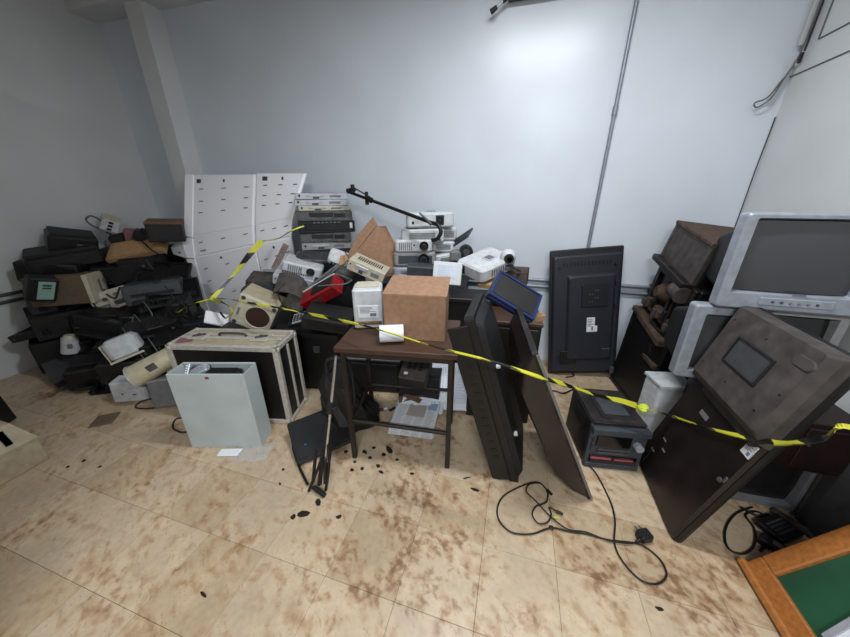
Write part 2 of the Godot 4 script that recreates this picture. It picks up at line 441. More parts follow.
func floor_print():
	# vinyl tile colour over x -4.2..1.6, z -2.9..0.5 : cream marbling, brown trodden dirt, scuffs, one painted patch of shade
	var W := 1740
	var H := 1020
	var n1 := FastNoiseLite.new(); n1.seed = 4; n1.frequency = 1.6; n1.fractal_octaves = 5
	var n2 := FastNoiseLite.new(); n2.seed = 8; n2.frequency = 5.0; n2.fractal_octaves = 5
	var n3 := FastNoiseLite.new(); n3.seed = 15; n3.frequency = 3.0; n3.fractal_octaves = 4
	var n5 := FastNoiseLite.new(); n5.seed = 41; n5.frequency = 9.0; n5.fractal_octaves = 5
	var n6 := FastNoiseLite.new(); n6.seed = 77; n6.frequency = 14.0; n6.fractal_octaves = 4
	var n4 := FastNoiseLite.new(); n4.seed = 23; n4.frequency = 32.0; n4.fractal_octaves = 3
	var blobs := [
		[-0.46, -1.01, 0.25, 0.20, 0.80],
		[-0.46, -1.45, 0.30, 0.20, 0.80],
		[-0.21, -0.80, 0.25, 0.20, 0.70],
		[-0.37, -0.64, 0.25, 0.12, 0.70],
		[0.45, -0.99, 0.22, 0.12, 0.55],
		[0.63, -0.99, 0.20, 0.12, 0.50],
		[0.83, -0.96, 0.15, 0.12, 0.60],
		[-3.38, -1.09, 0.10, 0.08, 1.60],
		[-1.97, -0.41, 0.12, 0.05, 0.70],
		[-2.02, -0.61, 0.12, 0.05, 0.70],
		[-1.44, -0.36, 0.10, 0.05, 0.50],
		[-0.18, -1.72, 0.20, 0.15, 0.50],
		[0.28, -1.66, 0.20, 0.20, 0.60],  # brown patch painting the shadow between the leaning televisions
		[-0.62, -0.68, 0.10, 0.15, 0.40],
		[-1.14, -0.71, 0.12, 0.06, 0.40],
		[0.45, -2.14, 0.25, 0.20, 0.20],
		[-1.78, -1.25, 0.30, 0.30, 0.10],
		[0.82, -1.10, 0.20, 0.10, 0.40],
		[0.09, -0.74, 0.15, 0.10, 0.20],
		[-0.61, -1.50, 0.30, 0.10, 0.50]
	]
	var px := PackedByteArray()
	px.resize(W * H * 3)
	var cell := []                       # density of dirt and the painted shade on a coarse grid, then interpolated
	for j in 69:
		var row := PackedFloat32Array()
		for i in 118:
			var p := Vector2(-4.2 + i * 0.05, -2.9 + j * 0.05)
			var d := 0.0
			for q in blobs:
				var e := Vector2((p.x - q[0]) / q[2], (p.y - q[1]) / q[3])
				d += q[4] * exp(-e.length_squared())
			row.append(d)
		cell.append(row)
	for j in H:
		var z := -2.9 + j / 300.0
		var gj := j / 15
		var fj := fmod(j, 15) / 15.0
		for i in W:
			var x := -4.2 + i / 300.0
			var gi := i / 15
			var fi := fmod(i, 15) / 15.0
			var d := lerpf(lerpf(cell[gj][gi], cell[gj][gi + 1], fi), lerpf(cell[mini(gj + 1, 68)][gi], cell[mini(gj + 1, 68)][gi + 1], fi), fj)
			var a := n1.get_noise_2d(x, z)
			var b := n2.get_noise_2d(x, z)
			var u := x * 0.62 - z * 0.78       # scuffs run one way across the room
			var v := x * 0.78 + z * 0.62
			var c := n3.get_noise_2d(u * 2.4, v * 0.8)
			var g := n4.get_noise_2d(x, z)
			var k := n6.get_noise_2d(u * 1.25, v * 0.9)
			var h := n5.get_noise_2d(u * 1.15, v)
			var tone := 0.95 + 0.09 * a + 0.07 * b + 0.05 * g
			var col := Vector3(0.80, 0.715, 0.60) * tone
			var s2 := clampf((0.5 * c + 0.5 * b + 0.4 * a + 1.0 * k + 0.3 * g + 0.02 + 0.30 * d) * 1.2, 0, 1) * 0.62
			var s := clampf((h * 0.65 + b * 0.5 + c * 0.22 + a * 0.35 + g * 0.75 + k * 0.6 - 0.60 + d * 0.70) * 1.25, 0, 1)
			col = col.lerp(Vector3(0.62, 0.48, 0.35), s2)
			var sc := absf(n3.get_noise_2d(u * 9.0 + 40.0, v * 0.5))
			if sc < 0.012 and a + b > -0.1: s = maxf(s, 0.4)
			col = col.lerp(Vector3(0.385, 0.27, 0.185) * (1.0 + 0.45 * g), s * 0.72)
			var o := (j * W + i) * 3
			px[o] = int(clampf(col.x, 0, 1) * 255); px[o + 1] = int(clampf(col.y, 0, 1) * 255); px[o + 2] = int(clampf(col.z, 0, 1) * 255)
	var im := Image.create_from_data(W, H, false, Image.FORMAT_RGB8, px)
	var tex := ImageTexture.create_from_image(im)
	for k in 3:
		var m := StandardMaterial3D.new()
		m.albedo_texture = tex; m.roughness = 0.38
		m.albedo_color = [Color(1, 1, 1), Color(0.94, 0.925, 0.90), Color(0.975, 0.975, 0.98)][k]
		M["tile%d" % k] = m

# ---------------------------------------------------------------- the scene
func _ready():
	rng.seed = 7
	var cam := Camera3D.new()
	cam.name = "camera"; add_child(cam)
	cam.position = Vector3(0, 1.45, 0); cam.rotation_degrees = Vector3(-22, 16.3, 0); cam.fov = 92.48; cam.near = 0.02
	cam.current = true
	var we := WorldEnvironment.new()
	we.name = "environment"; add_child(we)
	var env := Environment.new()
	env.background_mode = Environment.BG_COLOR; env.background_color = Color(0.02, 0.02, 0.02)
	env.tonemap_mode = Environment.TONE_MAPPER_LINEAR; env.tonemap_exposure = 1.0
	env.sdfgi_enabled = true; env.ssao_enabled = true; env.ssil_enabled = true
	we.environment = env
	make_materials()
	lamps()
	room()
	back_wall_fittings()
	flat_tv_back()
	tv_right()
	leaning_tv()
	stereo()
	table_group()
	leaning_pair()
	flight_case()
	white_panels()
	middle_heap()
	left_heap()
	floor_things()
	tapes()

func lamps():
	# a fluorescent fitting hung close to the back wall and two more over the room behind the camera
	for k in 2:
		var p: Vector3 = [Vector3(0.04, 2.92, -1.25), Vector3(0.3, 2.92, 1.7)][k]
		var ln: float = [0.95, 1.2][k]
		var o := thing("ceiling_lamp", ["fluorescent lamp hung in front of the back wall above the table", "fluorescent lamp near the front of the room"][k], "lamp", p)
		var s := S()
		s.box(Vector3(0, 0.06, 0), Vector3(ln, 0.05, 0.20), 0.01)
		for sg in [-1.0, 1.0]: s.box(Vector3(0, 0.03, sg * 0.095), Vector3(ln, 0.03, 0.008))
		obj("housing", s, M.grey, o)
		for sg in [-1.0, 1.0]:
			s = S(); s.cyl(Vector3(-ln / 2 + 0.02, 0.015, sg * 0.045), Vector3(ln / 2 - 0.02, 0.015, sg * 0.045), 0.014, 0.014, 10)
			obj("tube", s, M.lamp_glow, o)
		s = S()
		for sg in [-1.0, 1.0]: s.cyl(Vector3(sg * ln * 0.4, 0.08, 0), Vector3(sg * ln * 0.4, 3.05 - p.y, 0), 0.006, 0.006, 6)
		obj("hanger", s, M.grey, o)
		var a := AreaLight3D.new()
		a.name = "lamp_light"; a.area_size = Vector2(ln, 0.16)
		a.light_color = Color(0.96, 0.98, 1.0); a.light_energy = [5.2, 11.6][k]
		a.shadow_enabled = true
		a.area_range = 12.0; a.area_attenuation = 2.0
		o.add_child(a)
		a.position = Vector3(0, -0.012, 0); a.rotation_degrees = Vector3(-90, 0, 0)

func wall_box(called: String, label: String, c: Vector3, s: Vector3, m: Material):
	var g := S(); g.box(c, s)
	return struct(obj(called, g, m), label)

func room():
	# vinyl tiles, each its own piece, as far as the photo can see; a plain slab carries them
	var fl := S()
	fl.box(Vector3(-1.3, -0.075, 0.45), Vector3(5.84, 0.146, 6.7))
	var f: MeshInstance3D = struct(obj("floor", fl, M.grout), "cream vinyl tile floor trodden with brown dirt")
	var P := 0.304
	for i in range(-14, 5):
		for j in range(-9, 2):
			var x0 := maxf(i * P, -4.07) + 0.0007
			var x1 := minf((i + 1) * P, 1.47) - 0.0007
			var z0 := maxf(j * P - 0.011, -2.75) + 0.0007
			var z1 := (j + 1) * P - 0.011 - 0.0007
			if x1 - x0 < 0.02 or z1 - z0 < 0.02: continue
			var lift := rng.randf_range(-0.0007, 0.0)
			var s := S()
			var q = []
			for k in [[0, 0], [1, 0], [1, 1], [0, 1]]:
				q.append([Vector3(x1 if k[0] else x0, lift, z1 if k[1] else z0), Vector3((x1 - 0.0016) if k[0] else (x0 + 0.0016), lift + 0.0004, (z1 - 0.0016) if k[1] else (z0 + 0.0016))])
			var uv := func(v: Vector3) -> Vector2: return Vector2((v.x + 4.2) / 5.8, (v.z + 2.9) / 3.4)
			s.tri(q[0][1], q[1][1], q[2][1], Vector3.UP, uv.call(q[0][1]), uv.call(q[1][1]), uv.call(q[2][1]))
			s.tri(q[0][1], q[2][1], q[3][1], Vector3.UP, uv.call(q[0][1]), uv.call(q[2][1]), uv.call(q[3][1]))
			for k in 4:
				var a = q[k]
				var b = q[(k + 1) % 4]
				var n: Vector3 = (a[0] + b[0]) / 2 - (q[0][0] + q[2][0]) / 2 + Vector3.UP * 0.05
				s.tri(a[0], b[0], b[1], n, uv.call(a[0]), uv.call(b[0]), uv.call(b[1])); s.tri(a[0], b[1], a[1], n, uv.call(a[0]), uv.call(b[1]), uv.call(a[1]))
				var ad: Vector3 = a[0] - Vector3.UP * 0.006
				var bd: Vector3 = b[0] - Vector3.UP * 0.006
				s.tri(a[0], b[0], bd, n, uv.call(a[0]), uv.call(b[0]), uv.call(b[0])); s.tri(a[0], bd, ad, n, uv.call(a[0]), uv.call(b[0]), uv.call(a[0]))
			obj("floor_tile", s, M["tile%d" % rng.randi_range(0, 2)], f)
	wall_box("wall_back", "bluish white painted back wall", Vector3(-1.3, 1.5, -2.85), Vector3(5.94, 3.3, 0.2), M.wall)
	wall_box("wall_left", "dim off-white side wall behind the dark heap", Vector3(-4.17, 1.5, 0.45), Vector3(0.2, 3.3, 6.8), M.wall_side)
	var wr = wall_box("wall_right", "off-white side wall beside the stacked televisions", Vector3(1.57, 1.5, 0.45), Vector3(0.2, 3.3, 6.8), M.wall_side)
	wall_box("wall_front", "wall behind the camera", Vector3(-1.3, 1.5, 3.85), Vector3(5.94, 3.3, 0.2), M.wall_side)
	wall_box("wall_shade_partition", "low partition behind the camera", Vector3(-2.635, 1.315, 0.32), Vector3(2.87, 2.63, 0.1), M.wall_side)  # added out of view to block the front lamp from the left side
	wall_box("ceiling", "plain pale ceiling", Vector3(-1.3, 3.13, 0.45), Vector3(5.94, 0.16, 6.8), M.ceiling)
	wall_box("trim_1", "square pillar in the corner by the white panels", Vector3(-3.34, 1.55, -2.66), Vector3(0.19, 3.1, 0.185), M.wall_side)
	wall_box("trim_2", "concrete beam under the ceiling over the back wall", Vector3(-1.3, 3.02, -2.64), Vector3(5.54, 0.09, 0.25), M.wall_side)
	# hollow panel joint lines on the right wall
	var s := S()
	s.box(Vector3(1.467, 2.105, -2.2), Vector3(0.008, 0.0035, 1.1)); s.box(Vector3(1.467, 2.24, -2.03), Vector3(0.008, 0.0035, 1.2)); s.box(Vector3(1.467, 2.40, -2.63), Vector3(0.008, 0.32, 0.0035))
	obj("panel_joint", s, M.cable_grey, wr)
	s = S()
	s.tube(spline([Vector3(1.464, 1.90, -2.746), Vector3(1.464, 1.80, -2.747), Vector3(1.461, 1.6, -2.746), Vector3(1.463, 1.36, -2.747), Vector3(1.463, 1.0, -2.746)]), 0.003, 5)
	obj("corner_crack", s, M.crack, wr)

func back_wall_fittings():
	# pipe up the back wall with couplings
	var o := thing("wall_conduit", "grey metal conduit pipe running straight up the back wall", "conduit", Vector3(0.556, 0.79, -2.735))
	var s := S(); s.cyl(Vector3.ZERO, Vector3(0, 2.26, 0), 0.0125, 0.0125, 12)
	obj("pipe", s, M.conduit, o)
	for y in [0.01, 1.17]:
		s = S(); s.cyl(Vector3(0, y, 0), Vector3(0, y + 0.055, 0), 0.017, 0.017, 12); obj("coupling", s, M.conduit, o)
	s = S(); s.box(Vector3(0, 1.85, -0.008), Vector3(0.036, 0.014, 0.014), 0.003); obj("clip", s, M.conduit, o)
	o = thing("wall_conduit", "pair of grey conduits running level along the foot of the back wall", "conduit", Vector3(-0.5, 0.72, -2.73))
	for y in [0.0, 0.055]:
		s = S(); s.cyl(Vector3(-0.9, y, 0), Vector3(1.95, y, 0), 0.013, 0.013, 10); obj("pipe", s, M.conduit, o)
	for x in [0.3, 1.25, 1.56]:
		s = S(); s.box(Vector3(x, 0.027, -0.006), Vector3(0.02, 0.11, 0.026), 0.003); obj("clip", s, M.conduit_dark, o)
	o = thing("wall_conduit", "pair of dark conduits on the left wall beside the dark heap", "conduit", Vector3(-4.055, 0.62, -0.6))
	for y in [0.0, 0.06]:
		s = S(); s.cyl(Vector3(0, y, -2.0), Vector3(0, y, 2.4), 0.014, 0.014, 10); obj("pipe", s, M.conduit_dark, o)
	for z in [-0.5, -1.3]:
		s = S(); s.box(Vector3(-0.004, 0.03, z), Vector3(0.02, 0.12, 0.02), 0.003); obj("clip", s, M.conduit_dark, o)
	# broken trunking and loose wire down the right corner
	o = thing("corner_trunking", "broken white trunking hanging loose down the corner of the right wall", "trunking", Vector3(1.44, 2.06, -2.72))
	s = S(); s.box(Vector3(0.002, 0.60, 0.004), Vector3(0.022, 0.84, 0.022), 0.004); obj("channel", s, M.trunking, o)
	s = S(); s.at(Vector3(-0.03, 0.02, 0.008), Vector3(0, 0, -16)); s.box(Vector3.ZERO, Vector3(0.018, 0.20, 0.014), 0.003); obj("loose_end", s, M.trunking, o)
	s = S(); s.tube(spline([Vector3(0.012, 1.0, 0.03), Vector3(0.01, 0.5, 0.034), Vector3(0.0, 0.16, 0.035), Vector3(-0.03, 0.02, 0.025), Vector3(-0.06, -0.07, 0.025), Vector3(-0.11, -0.11, 0.02), Vector3(-0.125, -0.085, 0.015), Vector3(-0.07, -0.06, 0.012), Vector3(-0.03, 0.03, 0.02)]), 0.004, 6)
	obj("wire", s, M.cable_grey, o)
	s = S(); s.box(Vector3(0.012, 0.12, 0.026), Vector3(0.016, 0.05, 0.014), 0.003); s.cyl(Vector3(0.016, 0.15, 0.03), Vector3(0.02, 0.9, 0.03), 0.0045, 0.0045, 6); obj("dark_wire", s, M.cable_black, o)
	# a bracket with a dangling plug high on the back wall
	o = thing("wall_bracket", "grey sheet metal bracket at the top of the back wall beside the lamp glow", "bracket", Vector3(-0.08, 2.635, -2.745))
	s = S(); s.box(Vector3(0.12, 0.05, 0.06), Vector3(0.52, 0.075, 0.12), 0.004); obj("shelf", s, M.grey_dark, o)
	s = S(); s.cyl(Vector3(-0.13, 0.03, 0.06), Vector3(-0.215, -0.035, 0.07), 0.010, 0.008, 8); obj("arm", s, M.silver, o)
	s = S(); s.cyl(Vector3(-0.205, -0.028, 0.07), Vector3(-0.245, -0.05, 0.07), 0.013, 0.017, 10); s.cyl(Vector3(-0.15, 0.012, 0.062), Vector3(-0.17, -0.002, 0.064), 0.014, 0.014, 10); obj("plug", s, M.cable_black, o)

func flat_tv_back():
	# rear of a large flat television standing on its side
	var o := thing("flat_television", "large black flat television stood on its side against the back wall, rear panel showing", "television", Vector3(0.665, 0.0, -2.535))
	var X := (Vector3(0.527, 0.0, -0.075)).normalized()
	var Y := Vector3(-0.165, 1.055, -0.10).normalized()
	Y = (Y - X * Y.dot(X)).normalized()
	o.basis = Basis(X, Y, X.cross(Y)) * Basis.from_euler(Vector3(0, 0, deg_to_rad(6)))
	o.position = Vector3(0.655, 0.03, -2.535)
	var s := S()
	s.at(Vector3(0, 0.53, -0.015)); s.loft([s.rr(0.535, 1.05, 0.012, -0.012), s.rr(0.535, 1.05, 0.012, 0.008), s.rr(0.52, 1.035, 0.012, 0.012)])
	obj("screen_frame", s, M.tv_shell_dark, o)
	s = S(); s.at(Vector3(0.0, 0.52, 0.0))
	s.loft([s.rr(0.505, 0.99, 0.02, -0.004), s.rr(0.485, 0.965, 0.02, 0.018), s.rr(0.47, 0.95, 0.02, 0.022)])
	obj("rear_panel", s, M.tv_shell, o)
	s = S(); s.at(Vector3(0.035, 0.50, 0.02))
	s.loft([s.rr(0.36, 0.72, 0.02, 0.0), s.rr(0.33, 0.69, 0.02, 0.018), s.rr(0.315, 0.675, 0.02, 0.022)])
	obj("rear_cover", s, M.tv_shell, o)
	s = S(); s.at(Vector3(0.06, 0.69, 0.042))
	s.loft([s.rr(0.20, 0.19, 0.01, 0.0), s.rr(0.19, 0.18, 0.01, 0.008)])
	obj("mount_plate", s, M.tv_shell_dark, o)
	for k in 8:
		s = S(); s.cyl(Vector3(0.02 + 0.04 * (k % 2) + 0.02 * (k / 4), 0.64 + 0.03 * (k % 4), 0.049), Vector3(0.02 + 0.04 * (k % 2) + 0.02 * (k / 4), 0.64 + 0.03 * (k % 4), 0.053), 0.006, 0.006, 8); obj("mount_hole", s, M.silver_dark, o)
	for p in [[-0.20, 0.92], [0.20, 0.92], [0.21, 0.60], [-0.13, 0.60], [0.20, 0.40], [-0.13, 0.82], [0.2, 0.17], [-0.2, 0.17], [0.21, 0.78]]:
		s = S(); s.cyl(Vector3(p[0], p[1], 0.02), Vector3(p[0], p[1], 0.046), 0.008, 0.006, 8); obj("screw_boss", s, M.tv_shell_dark, o)
	s = S(); s.at(Vector3(0.04, 0.45, 0.042)); s.quad(Vector3(-0.03, -0.06, 0.002), Vector3(0.03, -0.06, 0.002), Vector3(0.03, 0.06, 0.002), Vector3(-0.03, 0.06, 0.002), Vector3.BACK); s.box(Vector3.ZERO, Vector3(0.06, 0.12, 0.003)); obj("rating_label", s, M.plate, o)
	s = S(); s.box(Vector3(0.075, 0.415, 0.043), Vector3(0.03, 0.05, 0.003)); obj("rating_label", s, M.label, o)
	s = S(); s.box(Vector3(0.165, 0.24, 0.040), Vector3(0.06, 0.012, 0.012), 0.002); s.box(Vector3(0.19, 0.21, 0.036), Vector3(0.014, 0.08, 0.01), 0.002); obj("port_row", s, M.silver_dark, o)
	s = S(); s.box(Vector3(-0.12, 0.17, 0.030), Vector3(0.13, 0.11, 0.012), 0.004); obj("port_recess", s, M.socket, o)
	s = S(); s.box(Vector3(0.225, 0.045, 0.028), Vector3(0.03, 0.06, 0.02), 0.004); obj("corner_clip", s, M.silver_dark, o)
	s = S()
	for i in 14: s.box(Vector3(-0.17 + i * 0.026, 0.94, 0.023), Vector3(0.012, 0.03, 0.003))
	obj("vent", s, M.socket, o)

func crt(label: String, c: Vector3, rot: Vector3, w: float, h: float, d: float, sw: float, sh: float, off: Vector2, bez: Material, body: Material, glass: Material, controls := true, grp := "") -> Node3D:
	var o := thing("tube_television", label, "television", c, rot, 0.0, grp)
	var s := S()
	s.at(Vector3(0, h / 2, 0)); s.ring(w, h, sw, sh, -0.06, 0.0, off, 0.008, 0.014)
	obj("bezel", s, bez, o)
	s = S(); s.at(Vector3(0, h / 2, 0)); s.bulge(sw + 0.006, sh + 0.006, -0.030, 0.020, off)
	obj("screen", s, glass, o)
	s = S(); s.at(Vector3(0, h / 2, 0))
	s.loft([s.rr(w - 0.02, h - 0.02, 0.02, -0.06), s.rr(w - 0.10, h - 0.04, 0.02, -0.085), s.rr(w * 0.62, h * 0.80, 0.03, -d * 0.5, Vector2(0, -h * 0.06)), s.rr(w * 0.45, h * 0.62, 0.03, -d, Vector2(0, -h * 0.12))], true, true)
	obj("rear_shell", s, body, o)
	if controls:
		var y := h / 2 + off.y - sh / 2 - (h / 2 + off.y - sh / 2) * 0.5
		s = S(); s.box(Vector3(0.0, y, 0.002), Vector3(w * 0.46, 0.036, 0.008), 0.003); obj("control_strip", s, bez, o)
		for k in 6:
			s = S(); s.cyl(Vector3(-w * 0.15 + k * w * 0.055, y, 0.004), Vector3(-w * 0.15 + k * w * 0.055, y, 0.010), 0.006, 0.005, 8); obj("button", s, M.grey_dark if k in [0, 1, 5] else M.grey, o)
		s = S(); s.box(Vector3(0.0, y + 0.036, 0.001), Vector3(0.045, 0.008, 0.003)); obj("badge", s, M.grey, o)
	return o

func tv_right():
	var t := crt("grey tube television lowest of the column by the right wall, standing on the floor", Vector3(1.24, 0, -1.50), Vector3.ZERO, 0.43, 0.32, 0.37, 0.345, 0.25, Vector2(0, 0.012), M.grey, M.coal, M.crt_dim, false)
	# the case between the lowest set and the two middle ones
	unit("wooden_cabinet", "dark red-brown cabinet on top of the lowest tube television", "cabinet", Vector3(1.245, 0.45, -1.64), Vector3.ZERO, Vector3(0.43, 0.252, 0.44), M.maroon, [["door", "box", "front", -0.25, 0, 0.44, 0.8, 0.008, M.maroon], ["door/knob", "cyl", "front", -0.06, 0.1, 0.03, 0.05, 0.02, M.silver_dark], ["door", "box", "front", 0.25, 0, 0.44, 0.8, 0.008, M.maroon], ["door/knob", "cyl", "front", 0.06, 0.1, 0.03, 0.05, 0.02, M.silver_dark]])
	crt("small silver tube television under the left end of the biggest silver set", Vector3(0.995, 0.577, -1.67), Vector3(0, 0, 0.6), 0.275, 0.395, 0.36, 0.19, 0.28, Vector2(0.022, 0.0), M.tv_silver, M.coal, M.crt, false)
	crt("pale grey tube television under the right end of the biggest silver set", Vector3(1.285, 0.577, -1.68), Vector3.ZERO, 0.29, 0.395, 0.36, 0.20, 0.22, Vector2(-0.01, 0.05), M.tv_grey, M.coal, M.crt_dim, false)
	crt("biggest silver tube television, topmost of the column by the right wall", Vector3(1.183, 0.975, -1.64), Vector3.ZERO, 0.55, 0.41, 0.45, 0.39, 0.29, Vector2(-0.03, 0.026), M.tv_silver, M.coal, M.crt)
	# three old sets with their dusty backs turned to the left
	chassis("old television topmost of the dark stack, dusty grey back panel and brown top", Vector3(1.205, 0.955, -2.37), Vector3(10, 0, -7), Vector3(0.42, 0.27, 0.52), 0)
	chassis("old television in the middle of the dark stack with its brown dusty innards exposed", Vector3(1.20, 0.56, -2.38), Vector3(7, 0, -4), Vector3(0.44, 0.40, 0.56), 1)
	chassis("old television at the bottom of the dark stack, brown ledge along its back", Vector3(1.215, 0.005, -2.40), Vector3(0, 0, 0), Vector3(0.45, 0.53, 0.58), 2)
	# thin black panel between the standing television and the stack
	var o := thing("flat_monitor", "thin black flat screen propped upright between the standing television and the dark stack", "monitor", Vector3(0.925, 0.0, -2.33), Vector3(0, -90 + 8, 0))
	o.rotate_object_local(Vector3.RIGHT, deg_to_rad(-4))
	var s := S(); s.at(Vector3(0, 0.31, 0)); s.ring(0.50, 0.62, 0.46, 0.57, -0.02, 0.006, Vector2(0, 0.005), 0.004); obj("bezel", s, M.black, o)
	s = S(); s.box(Vector3(0, 0.315, -0.005), Vector3(0.465, 0.575, 0.008)); obj("screen", s, M.black, o)
	s = S(); s.at(Vector3(0, 0.31, 0)); s.loft([s.rr(0.49, 0.61, 0.01, -0.018), s.rr(0.42, 0.5, 0.02, -0.034)]); obj("rear_shell", s, M.coal, o)
	# white box beside the column
	unit("plastic_bin", "small white plastic box tucked behind the leaning television", "box", Vector3(0.985, 0.20, -1.93), Vector3(0, 12, 0), Vector3(0.19, 0.40, 0.16), M.white, [["lid", "box", "top", 0, 0, 1.06, 1.06, 0.018, M.white]], 0.02, 0.008)

func chassis(label: String, c: Vector3, rot: Vector3, s: Vector3, kind: int):
	var o := thing("tube_television", label, "television", c, rot)
	var g := S()
	var hx := s.x / 2
	g.slab(Vector3(0.02, s.y / 2, 0), Vector3(s.x - 0.04, s.y, s.z), 0.012, 0.008, 2)
	obj("case", g, M.black, o)
	if kind == 0:
		g = S(); g.box(Vector3(0.0, s.y - 0.004, 0), Vector3(s.x * 0.98, 0.022, s.z * 0.98), 0.004); obj("top_board", g, M.rust_dust, o)
		g = S(); g.t = Transform3D(Basis(Vector3.BACK, Vector3.UP, Vector3.LEFT), Vector3(-hx + 0.03, s.y / 2, 0)); g.ring(s.z * 0.99, s.y * 0.98, s.z * 0.86, s.y * 0.78, -0.01, 0.018, Vector2.ZERO, 0.004); obj("back_frame", g, M.dusty, o)
		g = S(); g.box(Vector3(-hx + 0.022, s.y / 2, 0), Vector3(0.012, s.y * 0.80, s.z * 0.87), 0.003); obj("back_panel", g, M.dusty, o)
		g = S(); g.box(Vector3(-hx + 0.004, 0.012, 0.0), Vector3(0.07, 0.04, s.z), 0.006); obj("ledge", g, M.dusty_dark, o)
		g = S(); g.box(Vector3(-hx + 0.19, s.y * 0.78, s.z / 2), Vector3(0.035, 0.016, 0.004)); obj("sticker", g, M.mint, o)
		g = S(); g.box(Vector3(-hx + 0.19, s.y * 0.66, s.z / 2), Vector3(0.035, 0.014, 0.004)); obj("sticker", g, M.pink, o)
	elif kind == 1:
		g = S(); g.t = Transform3D(Basis(Vector3.BACK, Vector3.UP, Vector3.LEFT), Vector3(-hx + 0.04, s.y / 2, 0)); g.ring(s.z * 0.98, s.y, s.z * 0.80, s.y * 0.74, -0.02, 0.022, Vector2.ZERO, 0.005); obj("back_frame", g, M.dusty_dark, o)
		g = S(); g.cyl(Vector3(-hx + 0.05, s.y * 0.62, -0.06), Vector3(-hx - 0.03, s.y * 0.62, -0.06), 0.09, 0.035, 18); obj("tube_neck", g, M.rust_dust, o)
		g = S(); g.box(Vector3(-hx + 0.02, s.y * 0.30, 0.02), Vector3(0.05, 0.07, s.z * 0.72), 0.006); obj("circuit_board", g, M.rust_dust, o)
		for k in 7:
			g = S(); g.box(Vector3(-hx - 0.005, s.y * (0.28 + 0.06 * (k % 3)), -0.2 + k * 0.068), Vector3(0.04, 0.05 + 0.02 * (k % 2), 0.035), 0.004); obj("component", g, [M.dusty, M.rust_dust, M.black][k % 3], o)
		for k in 3:
			g = S(); g.box(Vector3(-hx + 0.005, s.y * 0.52, 0.10 + k * 0.055), Vector3(0.03, s.y * 0.5, 0.022), 0.004); obj("rib", g, M.dusty_dark, o)
		g = S(); g.box(Vector3(-hx - 0.01, s.y * 0.05, 0.0), Vector3(0.07, 0.045, s.z * 0.96), 0.006); obj("ledge", g, M.rust_dust, o)
		g = S(); g.at(Vector3(-hx - 0.012, s.y * 0.86, 0.17), Vector3(0, 0, 30)); g.cyl(Vector3(0, 0, -0.05), Vector3(0, 0, 0.06), 0.05, 0.05, 16); obj("coil", g, M.dusty, o)
	else:
		g = S(); g.t = Transform3D(Basis(Vector3.BACK, Vector3.UP, Vector3.LEFT), Vector3(-hx + 0.04, s.y / 2, 0)); g.ring(s.z * 0.98, s.y, s.z * 0.82, s.y * 0.80, -0.02, 0.016, Vector2.ZERO, 0.005); obj("back_frame", g, M.black, o)
		g = S(); g.box(Vector3(-hx - 0.008, s.y * 0.72, 0.0), Vector3(0.05, 0.035, s.z * 0.98), 0.006); obj("ledge", g, M.rust_dust, o)
		g = S(); g.box(Vector3(-hx - 0.002, s.y * 0.86, 0.12), Vector3(0.04, 0.07, 0.10), 0.008); obj("socket_block", g, M.dusty_dark, o)
		g = S()
		for k in 9: g.box(Vector3(-hx + 0.028, s.y * (0.14 + 0.05 * k), 0), Vector3(0.012, 0.012, s.z * 0.7))
		obj("vent", g, M.coal, o)
		g = S(); g.box(Vector3(-hx - 0.0, s.y * 0.93, -0.1), Vector3(0.05, 0.05, 0.16), 0.01); obj("transformer", g, M.rust_dust, o)

